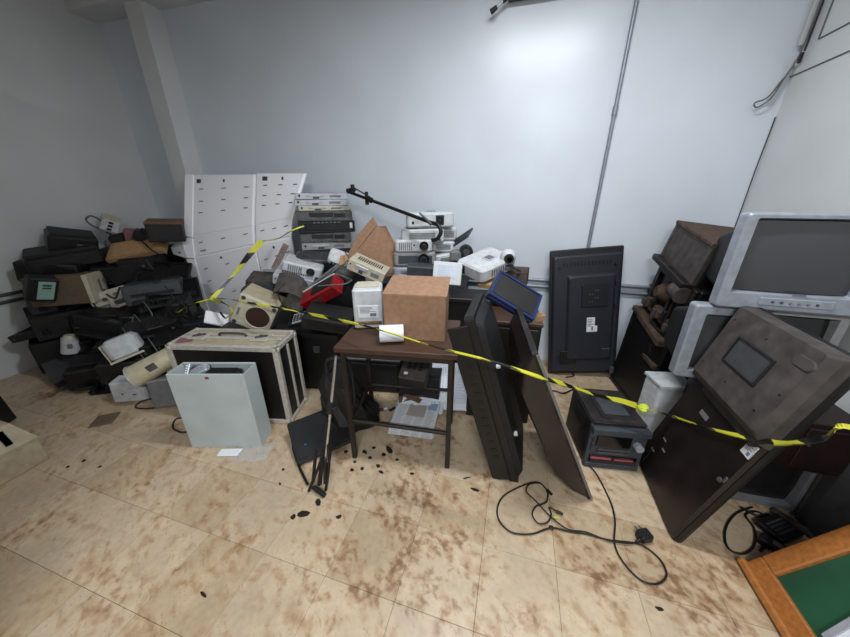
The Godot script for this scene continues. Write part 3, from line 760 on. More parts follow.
func leaning_tv():
	# big flat set stood on its short side, rear showing, leaning to the right
	var o := thing("flat_television", "big dusty flat television stood on end and leaning right against the tube televisions", "television", Vector3(0.812, 0.012, -1.43))
	var Z := -Vector3(0.232, 0.972, 0.025).cross(Vector3(0, 0, 1)).normalized()   # rear normal, towards -x
	if Z.x > 0: Z = -Z
	var Y := Vector3(0.232, 0.972, 0.025).normalized()
	var X := Y.cross(Z).normalized()
	o.basis = Basis(X, Y, Z)
	var s := S()
	s.at(Vector3(0, 0.50, 0)); s.loft([s.rr(0.50, 1.0, 0.012, -0.045), s.rr(0.51, 1.01, 0.014, -0.03), s.rr(0.505, 1.0, 0.012, -0.012)]); obj("screen_frame", s, M.black, o)
	s = S(); s.at(Vector3(0, 0.50, 0)); s.loft([s.rr(0.47, 0.95, 0.012, -0.0455), s.rr(0.47, 0.95, 0.012, -0.047)]); obj("screen", s, M.gloss, o)
	s = S(); s.at(Vector3(0, 0.33, -0.012)); s.loft([s.rr(0.495, 0.65, 0.015, 0.0), s.rr(0.48, 0.635, 0.015, 0.014)]); obj("rear_panel", s, M.dirty_gloss, o)
	# the thick end with the electronics
	s = S(); s.at(Vector3(0, 0.80, -0.012)); s.loft([s.rr(0.505, 0.40, 0.008, 0.0), s.rr(0.50, 0.392, 0.008, 0.035), s.rr(0.45, 0.345, 0.012, 0.062, Vector2(0, 0.015))]); obj("electronics_hump", s, M.dusty, o)
	s = S(); s.at(Vector3(0, 0.600, -0.004)); s.box(Vector3(0.05, 0, 0.012), Vector3(0.36, 0.05, 0.045), 0.012); obj("hump_step", s, M.dusty_dark, o)
	s = S(); s.at(Vector3(-0.005, 0.825, 0.05)); s.ring(0.215, 0.125, 0.199, 0.109, -0.002, 0.007, Vector2.ZERO, 0.003); obj("recess_rim", s, M.coal, o)  # dark rim colour draws the shadow round the recess
	s = S(); s.box(Vector3(-0.005, 0.825, 0.050), Vector3(0.201, 0.111, 0.002)); obj("recess", s, M.grey_dark, o)
	s = S(); s.at(Vector3(0.185, 0.93, 0.045)); s.loft([s.rr(0.09, 0.045, 0.02, 0.0), s.rr(0.08, 0.036, 0.018, 0.010)]); obj("cable_clip", s, M.dusty, o)
	for p in [[-0.2, 0.93], [0.0, 0.93], [0.2, 0.80], [-0.02, 0.70], [0.17, 0.70], [-0.2, 0.70]]:
		s = S(); s.cyl(Vector3(p[0], p[1], 0.04), Vector3(p[0], p[1], 0.0505), 0.007, 0.005, 8); obj("screw", s, M.socket, o)
	s = S(); s.box(Vector3(-0.05, 0.50, 0.0035), Vector3(0.06, 0.022, 0.003)); obj("maker_badge", s, M.grey, o)
	s = S(); s.box(Vector3(0.215, 0.560, 0.004), Vector3(0.045, 0.06, 0.006)); s.quad(Vector3(0.1935, 0.531, 0.0075), Vector3(0.2365, 0.531, 0.0075), Vector3(0.2365, 0.589, 0.0075), Vector3(0.1935, 0.589, 0.0075), Vector3.BACK); obj("rating_label", s, M.plate, o)
	s = S(); s.box(Vector3(-0.20, 0.93, 0.035), Vector3(0.012, 0.06, 0.012), 0.003); obj("label_strip", s, M.label, o)
	s = S(); s.cyl(Vector3(0.215, 0.38, 0.0), Vector3(0.215, 0.38, 0.006), 0.012, 0.010, 12); s.box(Vector3(0.232, 0.40, 0.003), Vector3(0.012, 0.03, 0.006), 0.002); obj("bolt", s, M.silver_dark, o)
	for p in [[-0.14, 0.24], [-0.10, 0.20], [-0.16, 0.14]]:
		s = S(); s.box(Vector3(p[0], p[1], 0.003), Vector3(0.03, 0.008, 0.003)); obj("scrape", s, M.grey, o)
	s = S(); s.box(Vector3(-0.17, 0.09, 0.004), Vector3(0.02, 0.09, 0.006), 0.002); obj("port_row", s, M.coal, o)

func stereo():
	var c := Vector3(0.622, 0.15, -1.715)
	var o := thing("mini_stereo", "dark grey mini stereo on the floor with twin cassette doors and a round knob", "stereo", c, Vector3(0, 9, 0), 0.30)
	var s := S(); s.slab(Vector3(0, 0.15, -0.015), Vector3(0.285, 0.295, 0.33), 0.012, 0.008, 2); obj("case", s, M.coal, o)
	s = S(); s.at(Vector3(0, 0, 0.15))
	s.prism(PackedVector2Array([Vector2(-0.146, 0.0), Vector2(0.146, 0.0), Vector2(0.146, 0.285), Vector2(-0.146, 0.285)]), 0.0, 0.022); obj("front_panel", s, M.slate, o)
	fit(o, Vector3(0.292, 0.30, 0.344), [
		["top_lip", "box", "front", 0, 0.40, 1.0, 0.12, 0.028, M.slate],
		["display", "box", "front", -0.06, 0.13, 0.62, 0.24, 0.006, M.gloss],
		["volume_knob", "cyl", "front", 0.36, 0.10, 0.15, 0, 0.034, M.silver],
		["disc_tray", "box", "front", -0.04, -0.045, 0.56, 0.035, 0.012, M.silver_dark],
		["disc_tray", "box", "front", -0.04, -0.115, 0.56, 0.035, 0.014, M.silver_dark],
		["cassette_bay", "box", "front", 0.0, -0.28, 0.86, 0.16, 0.006, M.gloss],
		["cassette_bay/cassette_door", "box", "front", -0.22, -0.26, 0.38, 0.05, 0.010, M.pink_line],
		["cassette_bay/cassette_door", "box", "front", 0.20, -0.27, 0.34, 0.035, 0.010, M.pink_line],
		["foot_panel", "box", "front", 0.0, -0.44, 0.98, 0.11, 0.010, M.slate],
		["key_row", "cols", "front", 0.0, -0.435, 0.8, 0.03, 0.014, M.grey_dark, 10],
		["side_key", "grid", "front", -0.43, 0.05, 0.05, 0.3, 0.010, M.grey_dark, 1, 4],
		["top_plate", "box", "top", 0, -0.02, 0.94, 0.90, 0.004, M.dusty_dark],
		["disc_lid", "box", "top", 0.04, -0.04, 0.62, 0.60, 0.010, M.coal],
		["disc_lid/lid_window", "box", "top", 0.04, -0.04, 0.46, 0.44, 0.012, M.slate],
		["vent", "rows", "left", 0.0, 0.25, 0.5, 0.3, 0.002, M.socket, 8]])

func table_group():
	var o := thing("table", "dark wooden table with a thin brown steel leg frame", "table", Vector3(-0.545, 0, -1.432), Vector3(0, 8.7, 0))
	var s := S(); s.box(Vector3(0, 0.735, 0), Vector3(0.62, 0.03, 0.44), 0.004); obj("tabletop", s, M.wood_dark, o)
	for x in [-0.275, 0.275]:
		for z in [-0.185, 0.185]:
			s = S(); s.box(Vector3(x, 0.36, z), Vector3(0.026, 0.72, 0.026), 0.003); obj("leg", s, M.steel_dark, o)
	s = S(); s.cyl(Vector3(-0.275, 0.275, 0.185), Vector3(0.275, 0.245, 0.185), 0.012, 0.012, 10); obj("rung", s, M.steel_dark, o)
	s = S(); s.cyl(Vector3(-0.275, 0.265, -0.185), Vector3(0.275, 0.265, -0.185), 0.012, 0.012, 10); obj("rung", s, M.steel_dark, o)
	s = S(); s.tube(spline([Vector3(-0.275, 0.275, 0.18), Vector3(-0.275, 0.27, 0.0), Vector3(-0.275, 0.265, -0.18)]), 0.012, 8); obj("rung", s, M.steel_dark, o)
	s = S(); s.box(Vector3(0, 0.70, 0.185), Vector3(0.54, 0.035, 0.02), 0.003); s.box(Vector3(0, 0.70, -0.185), Vector3(0.54, 0.035, 0.02), 0.003); obj("apron", s, M.steel_dark, o)
	# on it
	var cb := thing("cardboard_box", "open brown cardboard box on the table with its top flap catching the light", "box", Vector3(-0.470, 0.806, -1.470), Vector3(0, 8, 0))
	cb.position.y = 0.752
	s = S()
	for sg in [-1.0, 1.0]: s.box(Vector3(sg * 0.155, 0.12, 0), Vector3(0.006, 0.24, 0.22)); s.box(Vector3(0, 0.12, sg * 0.11), Vector3(0.31, 0.24, 0.006))
	s.box(Vector3(0, 0.004, 0), Vector3(0.31, 0.006, 0.22)); obj("box_wall", s, M.card, cb)
	s = S(); s.at(Vector3(0, 0.256, -0.01), Vector3(9, 0, 0)); s.box(Vector3(0, 0.003, 0), Vector3(0.325, 0.005, 0.24)); obj("top_flap", s, M.card, cb)
	unit("label_printer", "white desktop printer with a label plate, on the left of the table", "printer", Vector3(-0.775, 0.865, -1.50), Vector3(0, 22, 0), Vector3(0.16, 0.226, 0.16), M.white, [["paper_slot", "box", "front", 0, -0.34, 0.9, 0.08, 0.012, M.card_dark], ["rating_label", "box", "front", 0, -0.05, 0.7, 0.32, 0.003, M.plate], ["lid", "box", "top", 0, 0.1, 0.8, 0.6, 0.01, M.ivory]], 0.012, 0.008)
	var r := thing("paper_roll", "white paper roll lying on the table in front of the cardboard box", "roll", Vector3(-0.56, 0.80, -1.31), Vector3(0, 22, 0))
	r.position.y = 0.752
	s = S(); s.cyl(Vector3(-0.06, 0.045, 0), Vector3(0.06, 0.045, 0), 0.044, 0.044, 24, false); obj("paper", s, M.paper, r)
	s = S()
	for sg in [-1.0, 1.0]: s.cyl(Vector3(sg * 0.0605, 0.045, 0), Vector3(sg * 0.0600, 0.045, 0), 0.044, 0.015, 24, false)
	s.cyl(Vector3(-0.062, 0.045, 0), Vector3(0.062, 0.045, 0), 0.014, 0.014, 14); obj("core", s, M.card_dark, r)
	# under it
	unit("speaker_cabinet", "black box with a grey top standing on the floor behind the table", "box", Vector3(-0.98, 0.14, -1.96), Vector3(0, 9, 0), Vector3(0.44, 0.28, 0.24), M.black, [["top_plate", "box", "top", 0, 0, 1.0, 1.0, 0.012, M.grey], ["grille", "box", "front", 0, -0.02, 0.9, 0.86, 0.008, M.coal]])
	unit("equipment_case", "black metal equipment case behind the newspapers under the table", "case", Vector3(-0.50, 0.12, -2.10), Vector3(0, 4, 0), Vector3(0.40, 0.24, 0.20), M.black, [["panel", "box", "front", 0, 0, 0.94, 0.8, 0.006, M.coal], ["handle", "box", "front", 0.3, 0.0, 0.08, 0.4, 0.02, M.coal]])
	var ps := unit("power_supply", "dusty dark metal power supply with a perforated top, under the table", "power supply", Vector3(-0.527, 0.433, -1.620), Vector3(24, 2, -3), Vector3(0.17, 0.09, 0.26), M.dusty, [["vent_slot", "grid", "top", 0.0, 0.08, 0.62, 0.66, 0.0015, M.socket, 3, 9], ["end_plate", "box", "front", 0, 0, 0.94, 0.88, 0.005, M.coal], ["sticker", "box", "top", -0.26, -0.36, 0.14, 0.07, 0.002, M.label], ["knob", "cyl", "top", 0.0, 0.42, 0.12, 0, 0.006, M.socket]])
	unit("cardboard_box", "dark box under the perforated power supply", "box", Vector3(-0.57, 0.13, -1.84), Vector3(0, 6, 0), Vector3(0.30, 0.26, 0.18), M.coal)
	# papers
	o = thing("newspaper_stack", "stack of printed newspapers on the floor under the table, blue picture at one corner", "newspapers", Vector3(-0.545, 0.035, -1.635), Vector3(3, 7, 0), 0.07)
	for k in 5:
		s = S(); s.at(Vector3(rng.randf_range(-0.012, 0.012), 0.006 + k * 0.014, rng.randf_range(-0.012, 0.012)), Vector3(0, rng.randf_range(-4, 4), 0))
		s.box(Vector3.ZERO, Vector3(0.29, 0.010, 0.35), 0.002); s.quad(Vector3(-0.145, 0.0055, 0.175), Vector3(0.145, 0.0055, 0.175), Vector3(0.145, 0.0055, -0.175), Vector3(-0.145, 0.0055, -0.175), Vector3.UP); obj("newspaper", s, M.news, o)
	s = S(); s.at(Vector3(-0.05, 0.088, -0.12), Vector3(6, 20, 12)); s.box(Vector3.ZERO, Vector3(0.20, 0.006, 0.06)); s.at(Vector3(-0.04, 0.092, -0.10), Vector3(-4, -16, -8)); s.box(Vector3.ZERO, Vector3(0.13, 0.006, 0.05)); obj("torn_strip", s, M.card_dark, o)
	for k in 3:
		var p: Vector3 = [Vector3(-0.338, 0.159, -1.860), Vector3(-0.522, 0.086, -1.760), Vector3(-0.255, 0.171, -1.840)][k]
		o = thing("paper_sheaf", ["white printed forms lying flat behind the right legs of the table", "white papers sticking out below the perforated power supply", "upright white folder edge beside the right table leg"][k], "papers", p, [Vector3(48, 12, 0), Vector3(24, 4, -4), Vector3(66, 10, 0)][k], 0.02, "white papers under the table")
		s = S(); s.box(Vector3(0, 0.01, 0), [Vector3(0.30, 0.018, 0.34), Vector3(0.30, 0.012, 0.2), Vector3(0.13, 0.02, 0.22)][k], 0.002); s.quad(Vector3(-0.06, 0.0215, 0.09), Vector3(0.06, 0.0215, 0.09), Vector3(0.06, 0.0215, -0.09), Vector3(-0.06, 0.0215, -0.09), Vector3.UP); obj("sheets", s, M.form, o)
	for k in 3:
		o = thing("audio_plug", ["leftmost pale knobbed lead end on the floor under the table", "middle pale knobbed lead end on the floor under the table", "rightmost pale knobbed lead end, nearest the newspapers"][k], "plug", [Vector3(-0.84, 0.26, -1.50), Vector3(-0.78, 0.27, -1.62), Vector3(-0.71, 0.27, -1.66)][k] - Vector3(0, 0.245, 0), Vector3(0, 30 * k, 0), 0.0, "knobs under the table")
		s = S(); s.cyl(Vector3(0, 0.012, 0), Vector3(0.03, 0.014, 0.0), 0.012, 0.009, 12); obj("collar", s, M.silver, o)
		s = S(); s.cyl(Vector3(-0.05, 0.012, 0), Vector3(0.0, 0.012, 0.0), 0.007, 0.01, 10); obj("sleeve", s, M.cable_black, o)
	# microphone stand folded up, in front of the table's left legs
	o = thing("microphone_stand", "folded black microphone stand with a bright chrome rod, leaning on the left table leg", "stand", Vector3(-0.860, 0.000, -0.957))
	var top: Vector3 = Vector3(-0.773, 0.734, -1.120) - o.position
	s = S(); s.cyl(Vector3(0, 0.04, 0), top * 0.55, 0.011, 0.011, 10); obj("lower_tube", s, M.black, o)
	s = S(); s.cyl(top * 0.06 + Vector3(0.014, 0, 0.004), top, 0.007, 0.007, 10); obj("chrome_rod", s, M.chrome, o)
	s = S(); s.cyl(top * 0.60, top * 0.68, 0.018, 0.018, 12); s.box(top * 0.64 + Vector3(0.025, 0, 0.01), Vector3(0.03, 0.02, 0.012), 0.004); obj("clutch", s, M.coal, o)
	for e in [[Vector3(-0.909, 0.000, -0.930), 0.45], [Vector3(-0.826, 0.000, -0.960), 0.42], [Vector3(-0.830, 0.220, -1.060), 0.05]]:
		s = S(); s.tube(spline([top * e[1], (top * e[1]).lerp(e[0] - o.position, 0.5) + Vector3(0.02, 0.02, 0), e[0] - o.position + Vector3(0, 0.008, 0)]), 0.008, 8); obj("leg", s, M.black, o)
	s = S(); s.cyl(Vector3(-0.03, 0.02, 0.01), Vector3(0.05, 0.012, 0.03), 0.012, 0.012, 10); obj("foot", s, M.cable_black, o)
	s = S(); s.cyl(Vector3(-0.035, 0.05, 0.0), Vector3(-0.015, 0.24, -0.04), 0.009, 0.009, 8); s.cyl(Vector3(0.03, 0.05, -0.01), Vector3(0.04, 0.20, -0.03), 0.009, 0.009, 8); obj("brace", s, M.coal, o)
	# flat black panel and a slumped bag behind the stand
	o = thing("equipment_tray", "flat dark lid lying tilted on the floor behind the folded microphone stand", "lid", Vector3(-1.055, 0.000, -1.245) + Vector3(0, 0.06, -0.02), Vector3(16, 48, 4))
	s = S(); s.slab(Vector3(0, 0.012, 0), Vector3(0.34, 0.024, 0.30), 0.02, 0.006, 3); obj("panel", s, M.coal, o)
	s = S(); s.box(Vector3(0, 0.026, 0.0), Vector3(0.3, 0.004, 0.26), 0.002); obj("inset", s, M.coal, o)
	s = S(); s.cyl(Vector3(-0.1, 0.028, 0.05), Vector3(-0.1, 0.031, 0.05), 0.006, 0.006, 10); obj("stud", s, M.blue_edge, o)
	o = thing("equipment_bag", "slumped black cloth bag between the microphone stand and the table", "bag", Vector3(-0.98, 0.0, -1.46), Vector3(0, 15, 0))
	s = S()
	var R := []
	var prof := [[0.0, 0.15, 0.11], [0.02, 0.185, 0.14], [0.10, 0.175, 0.13], [0.20, 0.15, 0.11], [0.32, 0.13, 0.08], [0.42, 0.10, 0.06], [0.48, 0.05, 0.03]]
	for i in prof.size():
		var ring := []
		for k in 18:
			var a := TAU * k / 18.0
			var w := 1.0 + 0.13 * sin(a * 3 + i * 1.7) + 0.08 * sin(a * 5 - i)
			ring.append(Vector3(cos(a) * prof[i][1] * w + 0.03 * sin(i), prof[i][0] + 0.015 * sin(a * 2 + i), sin(a) * prof[i][2] * w))
		R.append(ring)
	s.loft(R); obj("cloth", s, M.black, o)
	s = S(); s.tube(spline([Vector3(-0.07, 0.42, 0.05), Vector3(-0.06, 0.52, 0.06), Vector3(0.05, 0.53, 0.06), Vector3(0.08, 0.42, 0.05), Vector3(0.10, 0.25, 0.12)]), 0.012, 6); obj("strap", s, M.coal, o)
	o = thing("folding_stand", "black tubular wire foot bent on the floor left of the microphone stand", "stand", Vector3(-1.184, 0.000, -1.181))
	s = S(); s.tube(spline([Vector3(0.05, 0.10, -0.10), Vector3(-0.01, 0.03, 0.0), Vector3(-1.097, 0.000, -1.078) - o.position + Vector3(0, 0.012, 0), Vector3(-0.936, 0.000, -0.959) - o.position + Vector3(0, 0.012, 0)]), 0.007, 6); obj("wire", s, M.cable_black, o)

func leaning_pair():
	# two flat sets on end, propped together against the table, seen along their edges
	for k in 2:
		var base: Vector3 = [Vector3(0.172, 0.0, -1.294), Vector3(0.518, 0.0, -1.30)][k]
		var Y: Vector3 = [Vector3(-0.300, 0.95, 0.02), Vector3(-0.40, 0.90, 0.17)][k].normalized()
		var back: Vector3 = [Vector3(0.02, 0.0, -1.0), Vector3.ZERO][k]
		if k == 1:                                # its front lies in the line of sight, so only the edge shows
			var v := (Vector3(0, 1.45, 0) - base).normalized()
			back = -(v - Y * v.dot(Y)).normalized()
		var Z := Y.cross(back).normalized()
		if Z.x < 0: Z = -Z                        # screen or rear side that faces right and up
		var o := thing("flat_television", ["black flat television on end leaning against the table, pale screw caps on its side", "dark glossy flat television on end, right one of the leaning pair by the stereo"][k], "television", base)
		var X := Y.cross(Z).normalized()
		o.basis = Basis(X, Y, Z)
		var fw := 1.0 if X.z > 0 else -1.0        # local x points to the camera or away
		var wd: float = [0.36, 0.44][k]
		var cx := -fw * wd / 2
		var L: float = [1.0, 0.98][k]
		var s := S()
		if k == 0:
			s.at(Vector3(cx, L / 2, -0.02)); s.loft([s.rr(wd, L, 0.02, -0.045), s.rr(wd, L, 0.02, 0.0)]); obj("screen_frame", s, M.black, o)
			s = S(); s.at(Vector3(cx, L / 2, -0.02)); s.loft([s.rr(wd - 0.05, L - 0.05, 0.02, -0.0455), s.rr(wd - 0.05, L - 0.05, 0.02, -0.047)]); obj("screen", s, M.gloss, o)
			s = S(); s.at(Vector3(cx, L / 2, -0.02)); s.loft([s.rr(wd - 0.02, L - 0.04, 0.03, 0.0), s.rr(wd - 0.05, L - 0.10, 0.03, 0.03), s.rr(wd - 0.16, L - 0.3, 0.03, 0.05)]); obj("rear_shell", s, M.coal, o)
			s = S(); s.at(Vector3(0, 0.0, -0.075)); s.box(Vector3(fw * 0.003, L * 0.5, -0.03), Vector3(0.012, L * 0.93, 0.10), 0.005); obj("side_rail", s, M.black, o)
			for y in [0.30, 0.71]:
				s = S(); s.cyl(Vector3(-fw * 0.05, y, 0.0), Vector3(-fw * 0.05, y, 0.032), 0.015, 0.013, 14); obj("screw_cap", s, M.white, o)
			s = S()
			for i in 12: s.box(Vector3(fw * 0.009, L * (0.2 + 0.05 * i), -0.10), Vector3(0.003, 0.02, 0.03))
			obj("vent", s, M.socket, o)
		else:
			s.at(Vector3(cx, L / 2, 0)); s.loft([s.rr(wd, L, 0.012, -0.022), s.rr(wd, L, 0.012, 0.0)]); obj("screen_frame", s, M.dusty_dark, o)
			s = S(); s.at(Vector3(cx, L / 2, 0)); s.loft([s.rr(wd - 0.05, L - 0.05, 0.01, 0.0), s.rr(wd - 0.05, L - 0.05, 0.01, 0.002)]); obj("screen", s, M.gloss, o)
			s = S(); s.at(Vector3(cx, L / 2, 0))
			s.loft([s.rr(wd - 0.004, L - 0.02, 0.02, -0.022), s.rr(wd - 0.012, L - 0.12, 0.04, -0.075), s.rr(wd - 0.03, L - 0.34, 0.05, -0.12), s.rr(wd - 0.16, L - 0.6, 0.05, -0.135)]); obj("rear_shell", s, M.dirty_gloss, o)
			s = S(); s.box(Vector3(fw * 0.002, L * 0.5, -0.004), Vector3(0.004, L * 0.98, 0.012), 0.001); obj("edge_trim", s, M.grey, o)
	# what lies across their upper ends
	var b := unit("keyboard_case", "dark flat case with a blue rim on the upper ends of the leaning pair", "case", Vector3(0.020, 0.948, -1.620), Vector3(30, -14, -34), Vector3(0.27, 0.05, 0.18), M.navy, [["rim", "frame", "top", 0, 0, 1.0, 1.0, 0.006, M.blue, 0.012], ["inset", "box", "top", 0, 0, 0.84, 0.8, 0.004, M.coal], ["edge", "box", "front", 0, 0, 0.96, 0.4, 0.005, M.blue], ["edge", "box", "right", 0, 0, 0.96, 0.4, 0.005, M.blue_edge]])
	unit("wood_offcut", "small tan wood offcut beside the blue case", "wood", Vector3(0.152, 0.811, -1.700), Vector3(0, 20, 14), Vector3(0.09, 0.035, 0.05), M.tan_board)
	unit("speaker_cabinet", "dark brown cabinet behind the upper ends of the leaning pair", "cabinet", Vector3(-0.02, 0.36, -1.98), Vector3(0, 4, 0), Vector3(0.42, 0.72, 0.40), M.laminate, [["front_panel", "box", "front", 0, 0, 0.92, 0.94, 0.008, M.steel_dark], ["top_board", "box", "top", 0, 0, 1.03, 1.03, 0.02, M.wood_dark]])

func flight_case():
	var c := Vector3(-1.665, 0.0, -1.268)
	var ang := rad_to_deg(atan2(0.164, 0.704))
	var o := thing("flight_case", "black flight case with aluminium edges standing upright behind the pale steel box", "case", c + Vector3(-0.055, 0, -0.12), Vector3(0, 13, 0))
	var w := 0.72
	var h := 0.585
	var d := 0.27
	var s := S(); s.box(Vector3(0, h / 2, 0), Vector3(w - 0.02, h - 0.02, d - 0.02)); obj("panel", s, M.laminate, o)
	var t := 0.034
	s = S()
	for sx in [-1.0, 1.0]:
		for sz in [-1.0, 1.0]: s.box(Vector3(sx * (w / 2 - t / 2), h / 2, sz * (d / 2 - t / 2)), Vector3(t, h, t), 0.004)
	for sy in [0.0, 1.0]:
		for sz in [-1.0, 1.0]: s.box(Vector3(0, t / 2 + sy * (h - t), sz * (d / 2 - t / 2)), Vector3(w, t, t), 0.004)
		for sx in [-1.0, 1.0]: s.box(Vector3(sx * (w / 2 - t / 2), t / 2 + sy * (h - t), 0), Vector3(t, t, d), 0.004)
	obj("edge_extrusion", s, M.alu, o)
	s = S(); s.box(Vector3(0, h - 0.004, 0.0), Vector3(w * 0.96, 0.008, d * 0.72), 0.002); obj("top_plate", s, M.beige, o)
	s = S(); s.box(Vector3(0, h + 0.004, 0.02), Vector3(w * 0.94, 0.012, 0.028), 0.004); s.box(Vector3(0, h + 0.003, -0.03), Vector3(w * 0.94, 0.008, 0.02), 0.003); obj("tongue_strip", s, M.alu, o)
	for sx in [-1.0, 1.0]:
		for sy in [0.0, 1.0]:
			for sz in [-1.0, 1.0]:
				s = S(); s.box(Vector3(sx * (w / 2 - 0.022), 0.022 + sy * (h - 0.044), sz * (d / 2 - 0.022)), Vector3(0.056, 0.056, 0.056), 0.02); obj("ball_corner", s, M.alu, o)
	for x in [-0.22, 0.2]:
		s = S(); s.box(Vector3(x, h + 0.006, 0.01), Vector3(0.11, 0.012, 0.10), 0.004); obj("butterfly_latch", s, M.alu, o)
		s = S(); s.at(Vector3(x, h + 0.016, 0.012), Vector3(0, 25, 0)); s.box(Vector3.ZERO, Vector3(0.075, 0.008, 0.022), 0.003); s.cyl(Vector3(0, -0.008, 0), Vector3(0, 0.008, 0), 0.014, 0.012, 12); obj("latch_wing", s, M.dusty, o)
	s = S(); s.tube(spline([Vector3(-0.09, h + 0.008, 0.0), Vector3(-0.07, h + 0.028, 0.005), Vector3(0.07, h + 0.028, 0.005), Vector3(0.09, h + 0.008, 0.0)]), 0.008, 8); obj("handle", s, M.grey_dark, o)
	s = S(); s.box(Vector3(w / 2 - 0.004, h / 2, 0.0), Vector3(0.012, h * 0.86, 0.02), 0.003); obj("edge_groove", s, M.alu, o)
	s = S(); s.at(Vector3(-0.27, h + 0.006, 0.07), Vector3(0, 20, 0)); s.box(Vector3.ZERO, Vector3(0.09, 0.004, 0.06)); obj("torn_label", s, M.pink, o)
	# open sheet-steel box in front of it
	var p := thing("steel_box", "open pale grey sheet-steel box standing on the floor in front of the flight case", "box", Vector3(-1.607, 0, -1.118), Vector3(0, 16.2, 0))
	w = 0.43; h = 0.525; d = 0.135
	s = S()
	s.box(Vector3(0, h / 2, d / 2), Vector3(w, h, 0.004), 0.0015); s.box(Vector3(0, h / 2, -d / 2), Vector3(w, h, 0.004), 0.0015)
	for sx in [-1.0, 1.0]: s.box(Vector3(sx * w / 2, h / 2, 0), Vector3(0.004, h, d), 0.0015)
	s.box(Vector3(0, 0.004, 0), Vector3(w, 0.004, d)); obj("shell", s, M.painted, p)
	s = S()
	s.box(Vector3(0, h - 0.004, d / 2 - 0.006), Vector3(w - 0.01, 0.005, 0.012)); s.box(Vector3(0, h - 0.004, -d / 2 + 0.006), Vector3(w - 0.01, 0.005, 0.012)); obj("rim_lip", s, M.painted, p)
	s = S(); s.box(Vector3(0.01, h - 0.022, d / 2 + 0.002), Vector3(0.022, 0.014, 0.002), 0.0008); obj("red_mark", s, M.red, p)
	s = S(); s.box(Vector3(0, h - 0.09, 0), Vector3(w - 0.02, 0.01, d - 0.02)); obj("inner_shelf", s, M.grey, p)
	var inn := [["aluminium_bracket", "crumpled silver bracket lying in the open steel box", "bracket", M.silver, Vector3(-0.10, h - 0.035, 0.0), Vector3(18, 30, 24), Vector3(0.14, 0.035, 0.06)], ["battery_pack", "black plastic pack lying in the open steel box", "battery", M.black, Vector3(0.06, h - 0.04, 0.0), Vector3(-8, 12, -6), Vector3(0.17, 0.05, 0.06)], ["metal_plate", "small bent metal plate at the left end of the open steel box", "plate", M.silver, Vector3(-0.155, h - 0.03, -0.01), Vector3(40, 10, 60), Vector3(0.10, 0.012, 0.07)]]
	for e in inn:
		unit(e[0], e[1], e[2], p.position + p.basis * e[4], e[5] + Vector3(0, 16, 0), e[6], e[3], [["fin", "rows", "top", 0, 0, 0.8, 0.8, 0.006, e[3], 4]])

